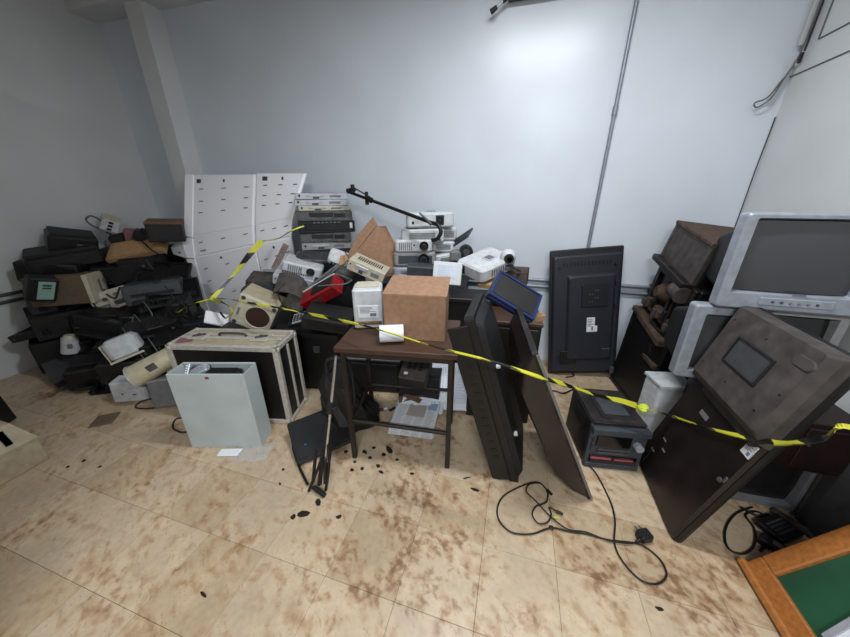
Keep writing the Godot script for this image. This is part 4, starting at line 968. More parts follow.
func white_panels():
	# moulded white plastic sheets with rows of slots, folded in three, propped in the corner
	for k in 2:
		var x0: float = [-3.15, -2.318][k]
		var x1: float = [-2.33, -1.80][k]
		var o := thing("plastic_divider", ["wide folded white plastic panel with slots and a side flap, nearer the pillar", "narrow folded white plastic panel with slots, beside the stack of video players"][k], "panel", Vector3((x0 + x1) / 2, 0, -2.33))
		var hw := (x1 - x0) / 2
		# section corners: [y, z] at the left and right side
		var zt := -0.17
		# corners of each section, top to bottom: left x, y, z and right x, y, z (each section lies in a plane)
		var rows := [[-hw, 1.635, zt, hw, 1.625, zt],
			[-hw, 1.06, 0.015, hw, 1.185, -0.029] if k == 0 else [-hw, 1.19, -0.034, 0.142, 1.256, -0.054],
			[-hw, 0.86, 0.050, hw, 1.03, -0.003] if k == 0 else [-hw, 1.035, 0.0, 0.127, 1.11, -0.02],
			[-hw, 0.0, 0.050, hw, 0.0, -0.003] if k == 0 else [-hw, 0.0, 0.0, 0.127, 0.0, -0.02]]
		var secs := ["upper_section", "fold_section", "lower_section"]
		for i in 3:
			var a = rows[i]
			var b = rows[i + 1]
			var tl := Vector3(a[0], a[1], a[2])
			var tr := Vector3(a[3], a[4], a[5])
			var bl := Vector3(b[0], b[1], b[2])
			var br := Vector3(b[3], b[4], b[5])
			var nn := (tr - tl).cross(tl - bl).normalized()
			if nn.z < 0: nn = -nn
			var s := S()
			var bk := nn * -0.014
			var ins := 0.02
			var g := 0.006
			var c4 := [tl, tr, br, bl]
			var m := (tl + tr + br + bl) / 4.0
			var f4 := []
			for q in c4: f4.append(q + (m - q).normalized() * ins + nn * 0.009)
			s.quad(f4[0], f4[1], f4[2], f4[3], nn)
			for q in 4:
				var e := (q + 1) % 4
				s.quad(c4[q], c4[e], f4[e], f4[q], nn); s.quad(c4[q], c4[e], c4[e] + bk, c4[q] + bk, (c4[q] + c4[e]) / 2 - m)
			s.quad(c4[0] + bk, c4[1] + bk, c4[2] + bk, c4[3] + bk, -nn)
			var part := obj(secs[i], s, M.panel_white, o)
			var put := func(nm: String, u: float, v: float, sz: Vector3, mt: Material, rz: float):
				var pt := tl.lerp(tr, u).lerp(bl.lerp(br, u), v) + nn * 0.010
				var q := S()
				q.t = Transform3D(Basis((tr - tl).normalized(), nn.cross((tr - tl).normalized()), nn) * Basis.from_euler(Vector3(0, 0, rz)), pt)
				q.box(Vector3.ZERO, sz, 0.001)
				obj(nm, q, mt, part)
			var cols := [0.24, 0.57, 0.89] if k == 0 else [0.22, 0.55, 0.86]
			var sl := Vector3(0.050 if k == 0 else 0.042, 0.008, 0.003)
			if i == 0:
				for u in cols:
					for v in [0.24, 0.44, 0.63]: put.call("slot", u, v, sl, M.slate, 0.06)
				put.call("badge", 0.20, 0.11, Vector3(0.055, 0.036, 0.003), M.silver_dark, 0.0)
				put.call("dot", 0.57, 0.11, Vector3(0.02, 0.026, 0.003), M.slate, 0.0)
			elif i == 1:
				for u in cols: put.call("slot", u, 0.36, sl, M.slate, 0.10)
				if k == 0: put.call("badge", 0.26, 0.78, Vector3(0.07, 0.018, 0.002), M.tv_silver, 0.05)
			else:
				put.call("dot", 0.50, 0.06, Vector3(0.022, 0.022, 0.003), M.slate, 0.0)
				for u in cols:
					for v in [0.16, 0.30, 0.45]: put.call("slot", u, v - 0.05 * u, sl, M.slate, 0.12)
		if k == 0:
			# side flaps, folded forward along the left edge, and the pointed lug
			var s := S()
			for e in [[1.63, -0.168, 1.065, 0.013], [1.06, 0.015, 0.865, 0.048], [0.86, 0.05, 0.0, 0.05]]:
				var p0 := Vector3(-hw + 0.105, e[0], e[1])
				var p1 := Vector3(-hw + 0.105, e[2], e[3])
				var up := (p0 - p1).normalized()
				var nn := Vector3.RIGHT.cross(up)
				var rot := Basis.from_euler(Vector3(0, 0.22, 0))
				var fl := S()
				fl.t = Transform3D(Basis(Vector3.RIGHT, up, nn) * rot, (p0 + p1) / 2 + nn * 0.012)
				fl.box(Vector3(-0.044, 0, 0.0), Vector3(0.088, p0.distance_to(p1), 0.012), 0.004)
				obj("side_flap", fl, M.panel_white, o)
			s = S(); s.prism(PackedVector2Array([Vector2(-hw + 0.02, 1.07), Vector2(-hw - 0.16, 0.965), Vector2(-hw - 0.15, 0.90), Vector2(-hw + 0.02, 0.865)]), 0.06, 0.074); obj("side_lug", s, M.panel_white, o)
			s = S(); s.box(Vector3(-hw - 0.06, 0.92, 0.075), Vector3(0.034, 0.014, 0.004), 0.001); obj("lug_slot", s, M.slate, o)


func projector(label: String, c: Vector3, rot: Vector3, s: Vector3, m: Material, lens_u: float, style: int):
	var parts := []
	var lw := s.y * 0.78 / s.x
	if style == 0:
		parts = [["lens", "lens", "front", lens_u, 0, lw, 0, 0.016, M.coal], ["vent", "cols", "front", -lens_u * 0.75, 0, 0.36, 0.6, 0.003, M.grey, 7], ["sensor", "box", "front", lens_u - 0.26, 0.08, 0.05, 0.12, 0.003, M.socket]]
	elif style == 1:
		parts = [["dark_panel", "box", "front", 0.02, 0, 0.80, 0.56, 0.006, M.slate], ["lens", "lens", "front", lens_u, 0, lw * 1.05, 0, 0.018, M.coal]]
	elif style == 2:
		parts = [["lens_bezel", "box", "front", lens_u, 0.0, 0.17, 0.66, 0.008, M.coal], ["lens", "lens", "front", lens_u, 0, 0.12, 0, 0.016, M.gloss], ["port", "box", "front", -0.36, -0.15, 0.05, 0.2, 0.003, M.socket]]
	else:
		parts = [["vent", "rows", "front", 0.0, 0, 0.6, 0.5, 0.003, M.grey, 4], ["foot", "cyl", "front", 0.4, -0.3, 0.06, 0, 0.01, M.grey_dark]]
	parts.append_array([["key_panel", "box", "top", 0.05, 0.05, 0.3, 0.25, 0.003, M.silver], ["key_panel/button", "grid", "top", 0.05, 0.05, 0.2, 0.16, 0.007, M.grey, 3, 2], ["vent", "cols", "right", 0, 0, 0.5, 0.5, 0.003, M.grey, 8]])
	return unit("projector", label, "projector", c, rot, s, m, parts, 0.035, 0.012)

func player(label: String, c: Vector3, rot: Vector3, s: Vector3, m: Material, style := 0, called := "video_player", cat := "player"):
	var parts := [["cassette_slot", "box", "front", -0.06, 0.12, 0.42, 0.42, 0.004, M.coal], ["display", "box", "front", 0.27, 0.05, 0.2, 0.4, 0.003, M.gloss], ["button", "cyl", "front", 0.42, 0.05, 0.06, 0, 0.006, M.silver_dark], ["key_row", "cols", "front", -0.05, -0.34, 0.6, 0.12, 0.005, M.grey_dark, 8]]
	if style == 1: parts = [["disc_tray", "box", "front", -0.12, 0.1, 0.34, 0.34, 0.005, M.silver], ["badge", "box", "front", -0.12, -0.22, 0.12, 0.3, 0.004, M.slate], ["button", "cyl", "front", -0.43, 0.1, 0.04, 0, 0.006, M.socket], ["display", "box", "front", 0.25, 0.0, 0.22, 0.35, 0.003, M.grey]]
	if style == 2: parts = [["flap", "box", "front", 0, 0, 0.78, 0.6, 0.005, M.gloss], ["indicator", "box", "front", 0.43, 0.1, 0.05, 0.5, 0.004, M.label], ["key_row", "cols", "front", 0.0, 0.40, 0.5, 0.1, 0.004, M.grey, 7]]
	parts.append(["vent", "cols", "top", 0, 0, 0.7, 0.4, 0.002, M.socket, 12])
	return unit(called, label, cat, c, rot, s, m, parts, 0.006, 0.004)

func middle_heap():
	# low things that carry the heap
	unit("storage_cabinet", "dark cabinet below the stack of video players", "cabinet", Vector3(-1.62, 0.475, -2.45), Vector3(0, 10, 0), Vector3(0.50, 0.95, 0.42), M.laminate, [["door", "box", "front", -0.24, 0, 0.46, 0.94, 0.01, M.black], ["door/handle", "box", "front", -0.04, 0.1, 0.03, 0.12, 0.02, M.silver_dark], ["door", "box", "front", 0.24, 0, 0.46, 0.94, 0.01, M.black], ["door/handle", "box", "front", 0.04, 0.1, 0.03, 0.12, 0.02, M.silver_dark]])
	unit("storage_cabinet", "dark cabinet below the tower of white projectors", "cabinet", Vector3(-0.72, 0.39, -2.47), Vector3(0, 4, 0), Vector3(0.72, 0.78, 0.42), M.laminate, [["door", "box", "front", -0.24, 0, 0.46, 0.92, 0.01, M.black], ["door/handle", "box", "front", -0.03, 0.1, 0.02, 0.12, 0.02, M.silver_dark], ["door", "box", "front", 0.24, 0, 0.46, 0.92, 0.01, M.black], ["door/handle", "box", "front", 0.03, 0.1, 0.02, 0.12, 0.02, M.silver_dark]])
	unit("storage_chest", "black trunk behind the flight case with junk heaped on it", "trunk", Vector3(-1.66, 0.23, -1.93), Vector3(0, 10, 0), Vector3(0.86, 0.46, 0.46), M.black, [["lid", "box", "top", 0, 0, 1.01, 1.01, 0.03, M.coal], ["catch", "box", "front", -0.3, 0.3, 0.06, 0.12, 0.015, M.silver_dark], ["catch", "box", "front", 0.3, 0.3, 0.06, 0.12, 0.015, M.silver_dark]])
	# the stack of video players by the white panels
	var st := [
		["black video player at the very bottom of the stack beside the white panels", 0.9590, 1.0110, M.coal, 0, 0.40],
		["pale silver slim player second from the bottom of the stack beside the white panels", 1.0110, 1.0710, M.tv_grey, 1, 0.41],
		["dull silver video player with dark slot, below the wide black one in the stack", 1.0710, 1.1540, M.silver_dark, 0, 0.42],
		["wide black video player with a glossy flap in the middle of the stack", 1.1540, 1.2470, M.coal, 2, 0.46],
		["dark grey video player with a small dark badge, above the wide black one", 1.2470, 1.3300, M.silver_dark, 0, 0.45],
		["off-white slim disc player third from the top of the stack", 1.3300, 1.3690, M.ivory, 1, 0.40],
		["silver disc player second from the top of the stack with a grey badge", 1.3690, 1.4180, M.silver, 1, 0.42],
		["topmost silver disc player of the stack, small black button at its left", 1.4180, 1.4670, M.silver, 1, 0.41]]
	for i in st.size():
		var e = st[i]
		var h: float = e[2] - e[1]
		player(e[0], Vector3(-1.645 + [0.0, -0.01, 0.0, 0.02, 0.015, 0.0, -0.005, 0.0][i], (e[1] + e[2]) / 2, -2.46), Vector3(0, 34 + [0, 2, -2, 0, -3, 3, -1, 2][i], 0), Vector3(e[5], h * 0.985, 0.27), e[3], e[4]).set_meta("group", "stack of players beside the white panels")
	# projectors
	projector("white projector on top of the projector tower with a square black lens", Vector3(-0.675, 1.277, -2.420), Vector3(0, 20, 1), Vector3(0.36, 0.105, 0.26), M.white, 0.20, 2)
	projector("plain white projector second from the top of the tower, lens turned away", Vector3(-0.718, 1.164, -2.400), Vector3(0, 14, 1), Vector3(0.33, 0.10, 0.25), M.white, 0.3, 3)
	projector("white projector with front vents and a round black lens, middle of the tower", Vector3(-0.782, 1.089, -2.360), Vector3(0, 16, 1), Vector3(0.29, 0.092, 0.24), M.white, 0.28, 0)
	projector("grey projector with a wide dark front panel, below the vented white one", Vector3(-0.781, 0.986, -2.380), Vector3(0, 16, 0), Vector3(0.33, 0.11, 0.26), M.tv_grey, 0.22, 1)
	projector("pale grey projector at the foot of the tower behind a dark box", Vector3(-0.776, 0.878, -2.360), Vector3(0, 18, 0), Vector3(0.35, 0.095, 0.26), M.tv_silver, 0.3, 3)
	projector("small white projector right of the tower, level with the vented one", Vector3(-0.593, 1.069, -2.500), Vector3(0, 24, -2), Vector3(0.20, 0.085, 0.20), M.white, 0.15, 3)
	projector("small round-cornered white projector low on the right of the tower", Vector3(-0.569, 0.975, -2.480), Vector3(4, 30, 6), Vector3(0.17, 0.095, 0.20), M.white, 0.1, 3)
	projector("small white projector high on the right of the tower behind the hooked arm", Vector3(-0.566, 1.164, -2.520), Vector3(0, 30, 0), Vector3(0.15, 0.10, 0.2), M.white, 0.1, 3)
	unit("adapter_box", "plain dark slate box in front of the foot of the projector tower", "box", Vector3(-0.663, 0.922, -2.160), Vector3(8, 12, -3), Vector3(0.20, 0.095, 0.10), M.slate, [["lid_line", "box", "front", 0, 0.3, 0.98, 0.03, 0.002, M.coal]])
	unit("equipment_shelf", "dark board that carries the front row of white equipment", "board", Vector3(-0.44, 0.765, -2.14), Vector3(0, 4, 0), Vector3(1.05, 0.03, 0.26), M.laminate)
	unit("equipment_crate", "dark crate holding up the board behind the table", "crate", Vector3(-0.60, 0.50, -2.16), Vector3(0, 4, 0), Vector3(0.70, 0.50, 0.20), M.black)
	projector("large white projector lying at an angle with its dark square lens to the left", Vector3(-0.191, 0.991, -2.220), Vector3(12, -40, -8), Vector3(0.27, 0.095, 0.34), M.white, -0.22, 2)
	# printed white carton
	var o := unit("carton", "white carton with faint print and a grey side, front of the big angled projector", "carton", Vector3(-0.450, 0.935, -2.100), Vector3(-10, 14, -4), Vector3(0.20, 0.155, 0.09), M.label, [["print", "box", "front", -0.05, 0.1, 0.75, 0.6, 0.002, M.form], ["side_panel", "box", "right", 0, 0, 0.96, 0.96, 0.003, M.grey]], 0.004, 0.003)
	unit("white_block", "small white block at the left of the dark slate box", "box", Vector3(-0.786, 0.862, -2.120), Vector3(0, 10, 0), Vector3(0.09, 0.05, 0.08), M.white)
	unit("wooden_box", "grey-brown wooden box at the right end of the heap below the ball camera", "box", Vector3(-0.009, 0.879, -2.340), Vector3(0, -6, 2), Vector3(0.24, 0.10, 0.20), M.dusty, [["lid", "box", "top", 0, 0, 1.0, 1.0, 0.012, M.rust_dust]])
	unit("carton", "tan carton flap lying in front of the grey-brown wooden box", "carton", Vector3(-0.118, 0.882, -2.120), Vector3(10, -10, 4), Vector3(0.20, 0.03, 0.12), M.card_pale)
	# ball camera
	o = thing("ball_camera", "white ball camera with a black lens on the wooden box", "camera", Vector3(-0.044, 0.985, -2.220), Vector3(0, 10, 0))
	var s := S()
	var prof := []
	for i in 13: prof.append(Vector2(0.055 * sin(PI * i / 12.0) + 0.0005, 0.065 - 0.055 * cos(PI * i / 12.0)))
	s.lathe(prof, 22); obj("shell", s, M.white, o)
	s = S(); s.cyl(Vector3(0.0, 0.062, 0.03), Vector3(0.004, 0.060, 0.060), 0.036, 0.030, 20); obj("lens_ring", s, M.coal, o)
	s = S(); s.cyl(Vector3(0.004, 0.060, 0.058), Vector3(0.004, 0.060, 0.063), 0.020, 0.016, 16); obj("lens", s, M.lens_glass, o)
	s = S(); s.cyl(Vector3(0, -0.01, 0), Vector3(0, 0.014, 0), 0.055, 0.04, 18); obj("base", s, M.coal, o)
	cable("camera_lead", "short black lead curling from the ball camera over the wooden box", [Vector3(-0.056, 0.943, -2.280), Vector3(-0.002, 0.967, -2.250), Vector3(0.056, 0.942, -2.250), Vector3(0.031, 0.926, -2.220)], 0.007, M.cable_black)
	# dark laptop-like panel and round motor behind the projectors
	unit("tablet_panel", "dark grey flat panel tilted up behind the projector tower", "panel", Vector3(-0.445, 1.115, -2.500), Vector3(22, -8, 36), Vector3(0.25, 0.016, 0.14), M.slate, [["screen", "box", "top", 0, 0, 0.9, 0.86, 0.002, M.coal]])
	o = thing("fan_motor", "round black motor below the tilted dark panel", "motor", Vector3(-0.377, 1.028, -2.460), Vector3(0, 12, 0))
	s = S(); s.cyl(Vector3(0, 0, -0.05), Vector3(0, 0, 0.04), 0.055, 0.055, 20); obj("drum", s, M.coal, o)
	s = S(); s.cyl(Vector3(0, 0, 0.04), Vector3(0, 0, 0.055), 0.03, 0.022, 16); obj("hub", s, M.grey_dark, o)
	s = S(); s.box(Vector3(-0.08, -0.03, 0), Vector3(0.10, 0.09, 0.09), 0.015); obj("housing", s, M.grey, o)
	# long black arm lying across
	o = thing("boom_arm", "long black boom arm lying from the video players across to the projector tower", "boom arm", Vector3(-1.322, 1.474, -2.360))
	var e0 := Vector3.ZERO
	var e1: Vector3 = Vector3(-0.570, 1.273, -2.120) - o.position
	s = S(); s.cyl(e0, e1, 0.011, 0.013, 10); obj("tube", s, M.black, o)
	s = S(); s.cyl(e0 + Vector3(0.04, 0.035, 0), e1 * 0.28 + Vector3(0, 0.02, 0), 0.006, 0.006, 8); obj("spring_rod", s, M.grey_dark, o)
	s = S(); s.cyl(e1 * 0.24 + Vector3(0, -0.045, 0), e1 * 0.24 + Vector3(0, 0.05, 0), 0.014, 0.014, 12); s.cyl(e1 * 0.24, e1 * 0.30, 0.022, 0.022, 12); obj("clamp", s, M.black, o)
	s = S(); s.cyl(e0 + Vector3(-0.015, 0.006, 0), e0 + Vector3(0.055, 0.02, 0), 0.02, 0.016, 12); s.cyl(Vector3(0.035, -0.02, 0), Vector3(0.035, 0.055, 0), 0.016, 0.016, 12); obj("head", s, M.black, o)
	s = S(); s.tube(spline([e1, Vector3(-0.522, 1.262, -2.100) - o.position, Vector3(-0.498, 1.218, -2.090) - o.position, Vector3(-0.525, 1.171, -2.090) - o.position, Vector3(-0.563, 1.161, -2.100) - o.position]), 0.014, 8); obj("hook", s, M.black, o)
	s = S(); s.cyl(e1 + Vector3(-0.09, 0.065, 0.0), e1 + Vector3(0.0, -0.01, 0.01), 0.006, 0.012, 8); obj("lever", s, M.grey_dark, o)
	# cardboard flaps
	o = thing("cardboard_sheet", "torn brown cardboard sheet with folded flaps, upright between the players and the projectors", "cardboard", Vector3(-1.088, 0.877, -2.200), Vector3(-16, 18, 0))
	s = S(); s.prism(PackedVector2Array([Vector2(-0.21, 0.10), Vector2(-0.10, 0.30), Vector2(0.02, 0.43), Vector2(0.06, 0.36), Vector2(0.12, 0.36), Vector2(0.19, 0.22), Vector2(0.20, -0.02), Vector2(0.0, -0.06), Vector2(-0.06, 0.06)]), -0.004, 0.004); obj("sheet", s, M.card, o)
	s = S(); s.at(Vector3(0, 0, 0.010), Vector3(4, 0, 0)); s.prism(PackedVector2Array([Vector2(-0.02, 0.20), Vector2(0.15, 0.15), Vector2(0.20, 0.0), Vector2(0.02, -0.04), Vector2(-0.06, 0.08)]), -0.003, 0.003); obj("flap", s, M.card, o)
	s = S(); s.at(Vector3(-0.21, 0.10, 0.015), Vector3(-20, 20, 22)); s.prism(PackedVector2Array([Vector2(-0.12, -0.09), Vector2(-0.02, 0.04), Vector2(0.10, 0.03), Vector2(-0.02, -0.03)]), -0.003, 0.003); obj("flap", s, M.card_pale, o)
	s = S(); s.at(Vector3(-0.03, 0.27, 0.006), Vector3(0, 0, 50)); s.box(Vector3.ZERO, Vector3(0.24, 0.004, 0.006)); obj("crease", s, M.card_dark, o)
	player("beige-topped grey player tilted below the cardboard sheet", Vector3(-1.041, 0.943, -2.060), Vector3(4, 10, -24), Vector3(0.28, 0.085, 0.18), M.ivory, 1)
	# slope of mixed things down to the flight case
	projector("white projector with a round black lens, tilted on the slope below the players", Vector3(-1.678, 0.903, -2.140), Vector3(6, 26, -17), Vector3(0.31, 0.085, 0.22), M.white, 0.22, 0)
	player("silver player lying askew under the tilted white projector", Vector3(-1.693, 0.832, -2.040), Vector3(8, 26, -14), Vector3(0.30, 0.08, 0.22), M.silver, 1)
	unit("keyboard", "grey keyboard wedged at the foot of the video player stack", "keyboard", Vector3(-1.610, 0.961, -2.250), Vector3(24, 22, -4), Vector3(0.36, 0.025, 0.13), M.silver_dark, [["key", "grid", "top", 0, 0, 0.92, 0.84, 0.008, M.grey_dark, 12, 4]])
	unit("router", "white router with rounded corners beside the keyboard below the stack", "router", Vector3(-1.364, 0.979, -2.180), Vector3(36, 10, -28), Vector3(0.16, 0.05, 0.14), M.white, [["port", "cols", "front", 0, 0, 0.7, 0.5, 0.003, M.socket, 4]], 0.03, 0.01)
	unit("adapter_box", "silver-grey box at the right of the long grey rail", "box", Vector3(-1.260, 0.874, -2.060), Vector3(20, 14, -26), Vector3(0.13, 0.07, 0.13), M.silver_dark, [["lens", "lens", "front", 0.1, 0, 0.3, 0, 0.01, M.coal]])
	unit("equipment_rail", "long grey rail slanting down across the slope", "rail", Vector3(-1.426, 0.842, -1.980), Vector3(0, 20, 36), Vector3(0.36, 0.035, 0.05), M.grey, [["slot", "box", "front", 0, 0, 0.9, 0.3, 0.002, M.grey_dark]])
	unit("game_console", "red and black glossy box slanting on the slope left of the table", "box", Vector3(-1.323, 0.788, -1.840), Vector3(30, 18, 34), Vector3(0.34, 0.09, 0.13), M.red, [["dark_face", "box", "top", 0.12, 0.1, 0.6, 0.7, 0.006, M.black], ["trim", "box", "top", 0, 0.46, 0.98, 0.07, 0.010, M.label], ["decal", "box", "front", -0.1, 0, 0.3, 0.4, 0.003, M.rust_dust]])
	unit("adapter_box", "dark box behind the red one on the slope", "box", Vector3(-1.296, 0.704, -1.940), Vector3(10, 20, 20), Vector3(0.3, 0.12, 0.18), M.black)
	unit("black_device", "black flat unit under the red box at the left of the table", "device", Vector3(-1.198, 0.651, -1.720), Vector3(10, 14, -10), Vector3(0.32, 0.09, 0.22), M.coal, [["vent", "cols", "front", 0, 0, 0.7, 0.4, 0.003, M.socket, 8]])
	unit("telephone", "grey desk telephone with a silver keypad above the right end of the flight case", "telephone", Vector3(-1.443, 0.623, -1.700), Vector3(38, 16, 26), Vector3(0.17, 0.03, 0.10), M.coal, [["keypad", "box", "top", 0.05, 0, 0.6, 0.8, 0.003, M.silver], ["keypad/key", "grid", "top", 0.05, 0, 0.5, 0.6, 0.007, M.grey_dark, 3, 4], ["display", "box", "top", -0.36, 0, 0.14, 0.7, 0.004, M.gloss]])
	# pale speaker enclosure with a round opening
	o = thing("speaker_cabinet", "cream speaker cabinet with a round brown opening, on the trunk behind the flight case", "speaker", Vector3(-1.860, 0.551, -1.700), Vector3(6, 22, -30))
	o.scale = Vector3.ONE * 1.32
	var sp := Vector3(0.20, 0.19, 0.16)
	s = S(); s.slab(Vector3(0, sp.y / 2, -0.01), Vector3(sp.x, sp.y, sp.z - 0.02), 0.006, 0.005, 2); obj("cabinet", s, M.beige, o)
	s = S(); s.at(Vector3(0, sp.y / 2, sp.z / 2 - 0.02)); s.loft([s.rr(0.20, 0.19, 0.01, 0.0), s.rr(0.20, 0.19, 0.01, 0.014), s.rr(0.19, 0.18, 0.01, 0.018)]); obj("front_baffle", s, M.ivory, o)
	s = S(); s.cyl(Vector3(0.022, sp.y / 2 - 0.005, 0.075), Vector3(0.022, sp.y / 2 - 0.005, 0.082), 0.068, 0.066, 28, false)
	s.cyl(Vector3(0.022, sp.y / 2 - 0.005, 0.082), Vector3(0.022, sp.y / 2 - 0.005, 0.076), 0.066, 0.060, 28, false); obj("rim", s, M.ivory, o)
	s = S(); s.cyl(Vector3(0.022, sp.y / 2 - 0.005, 0.077), Vector3(0.022, sp.y / 2 - 0.005, 0.0795), 0.061, 0.061, 28); obj("cone", s, M.cone, o)
	for p in [Vector2(-0.075, 0.08), Vector2(0.085, 0.08), Vector2(-0.08, -0.08), Vector2(0.085, -0.08)]:
		s = S(); s.cyl(Vector3(p.x, sp.y / 2 + p.y, 0.074), Vector3(p.x, sp.y / 2 + p.y, 0.081), 0.012, 0.011, 12); obj("bolt", s, M.grey_dark, o)
	s = S(); s.box(Vector3(-0.078, sp.y / 2 - 0.01, 0.077), Vector3(0.014, 0.05, 0.003), 0.001); obj("badge", s, M.grey, o)
	# dark round casing and dusty pieces behind the speaker
	o = thing("vacuum_hood", "rounded dark blue-grey casing behind the cream speaker cabinet", "casing", Vector3(-1.897, 0.698, -1.860), Vector3(8, 20, -8))
	s = S(); prof = [Vector2(0.15, 0.0), Vector2(0.15, 0.03), Vector2(0.135, 0.07), Vector2(0.10, 0.10), Vector2(0.05, 0.115), Vector2(0.001, 0.118)]
	s.lathe(prof, 24); obj("dome", s, M.navy, o)
	s = S(); s.cyl(Vector3(0, 0.0, 0), Vector3(0, 0.012, 0), 0.158, 0.158, 24); obj("rim", s, M.coal, o)
	o = thing("bent_tray", "dusty brown curved metal tray behind the dark round casing", "tray", Vector3(-1.681, 0.714, -1.900), Vector3(30, 20, -40))
	s = S()
	for i in 8:
		var a0 := -0.9 + 1.8 * i / 8.0
		var a1 := -0.9 + 1.8 * (i + 1) / 8.0
		s.prism(PackedVector2Array([Vector2(sin(a0), cos(a0)) * 0.16, Vector2(sin(a1), cos(a1)) * 0.16, Vector2(sin(a1), cos(a1)) * 0.152, Vector2(sin(a0), cos(a0)) * 0.152]), -0.10, 0.10)
	obj("curved_sheet", s, M.dusty, o)
	s = S(); s.box(Vector3(-0.12, 0.09, 0.0), Vector3(0.012, 0.012, 0.21), 0.003); s.box(Vector3(0.12, 0.09, 0.0), Vector3(0.012, 0.012, 0.21), 0.003); obj("edge_bead", s, M.rust_dust, o)
	unit("timber_strip", "pinkish brown slat leaning on the narrow white panel", "slat", Vector3(-1.904, 0.966, -2.140), Vector3(-14, 20, -30), Vector3(0.05, 0.24, 0.014), M.slat)
	unit("metal_bar", "pale grey bar lying level at the foot of the narrow white panel", "bar", Vector3(-1.907, 0.859, -2.080), Vector3(0, 16, -3), Vector3(0.22, 0.022, 0.03), M.tv_grey)
	unit("black_device", "black open casing with a dusty lid behind the dark round casing", "device", Vector3(-1.950, 0.750, -2.020), Vector3(14, 22, -8), Vector3(0.30, 0.12, 0.2), M.black, [["lid_edge", "box", "top", 0, 0, 1.0, 0.9, 0.014, M.dusty], ["opening", "box", "front", 0.1, 0, 0.6, 0.7, 0.004, M.socket]])
	unit("adapter_box", "small white and grey box against the wide white panel", "box", Vector3(-2.127, 0.720, -1.980), Vector3(20, 24, 38), Vector3(0.16, 0.07, 0.06), M.white, [["port", "cols", "front", 0.1, 0, 0.5, 0.5, 0.004, M.slate, 3]])
	unit("dusty_board", "dusty brown board on edge beside the red box", "board", Vector3(-1.532, 0.708, -1.860), Vector3(-20, 24, -32), Vector3(0.10, 0.20, 0.03), M.dusty)
	unit("plastic_scoop", "curled white plastic sheet at the foot of the wide white panel", "sheet", Vector3(-2.254, 0.523, -1.720), Vector3(40, 30, -40), Vector3(0.17, 0.02, 0.11), M.panel_white, [["fold", "box", "top", 0.3, 0, 0.3, 0.9, 0.012, M.panel_white]], 0.008)
	unit("black_device", "dark purple-black box left of the curled white sheet", "device", Vector3(-2.540, 0.403, -1.800), Vector3(4, 24, 4), Vector3(0.26, 0.12, 0.20), M.navy, [["seam", "rows", "front", 0, 0, 1.0, 0.6, 0.002, M.coal, 3]])
	unit("black_device", "black padded thing between the curled white sheet and the cream speaker", "device", Vector3(-2.094, 0.446, -1.720), Vector3(0, 20, -4), Vector3(0.20, 0.08, 0.16), M.black, [], 0.03, 0.02)
	for k in 3:
		cable("loose_lead", ["grey lead trailing over the red box", "thin black lead over the slope above the flight case", "grey lead from the keyboard down past the long rail"][k], [
			[Vector3(-1.275, 0.872, -1.740), Vector3(-1.179, 0.886, -1.740), Vector3(-1.076, 0.896, -1.760), Vector3(-1.101, 0.886, -1.900)],
			[Vector3(-1.618, 0.838, -1.820), Vector3(-1.621, 0.799, -1.740), Vector3(-1.517, 0.729, -1.660), Vector3(-1.388, 0.727, -1.620)],
			[Vector3(-1.279, 1.038, -2.140), Vector3(-1.162, 0.993, -2.000), Vector3(-1.237, 0.963, -1.980), Vector3(-1.290, 0.913, -1.920)]][k], 0.005, [M.cable_grey, M.cable_black, M.cable_grey][k])

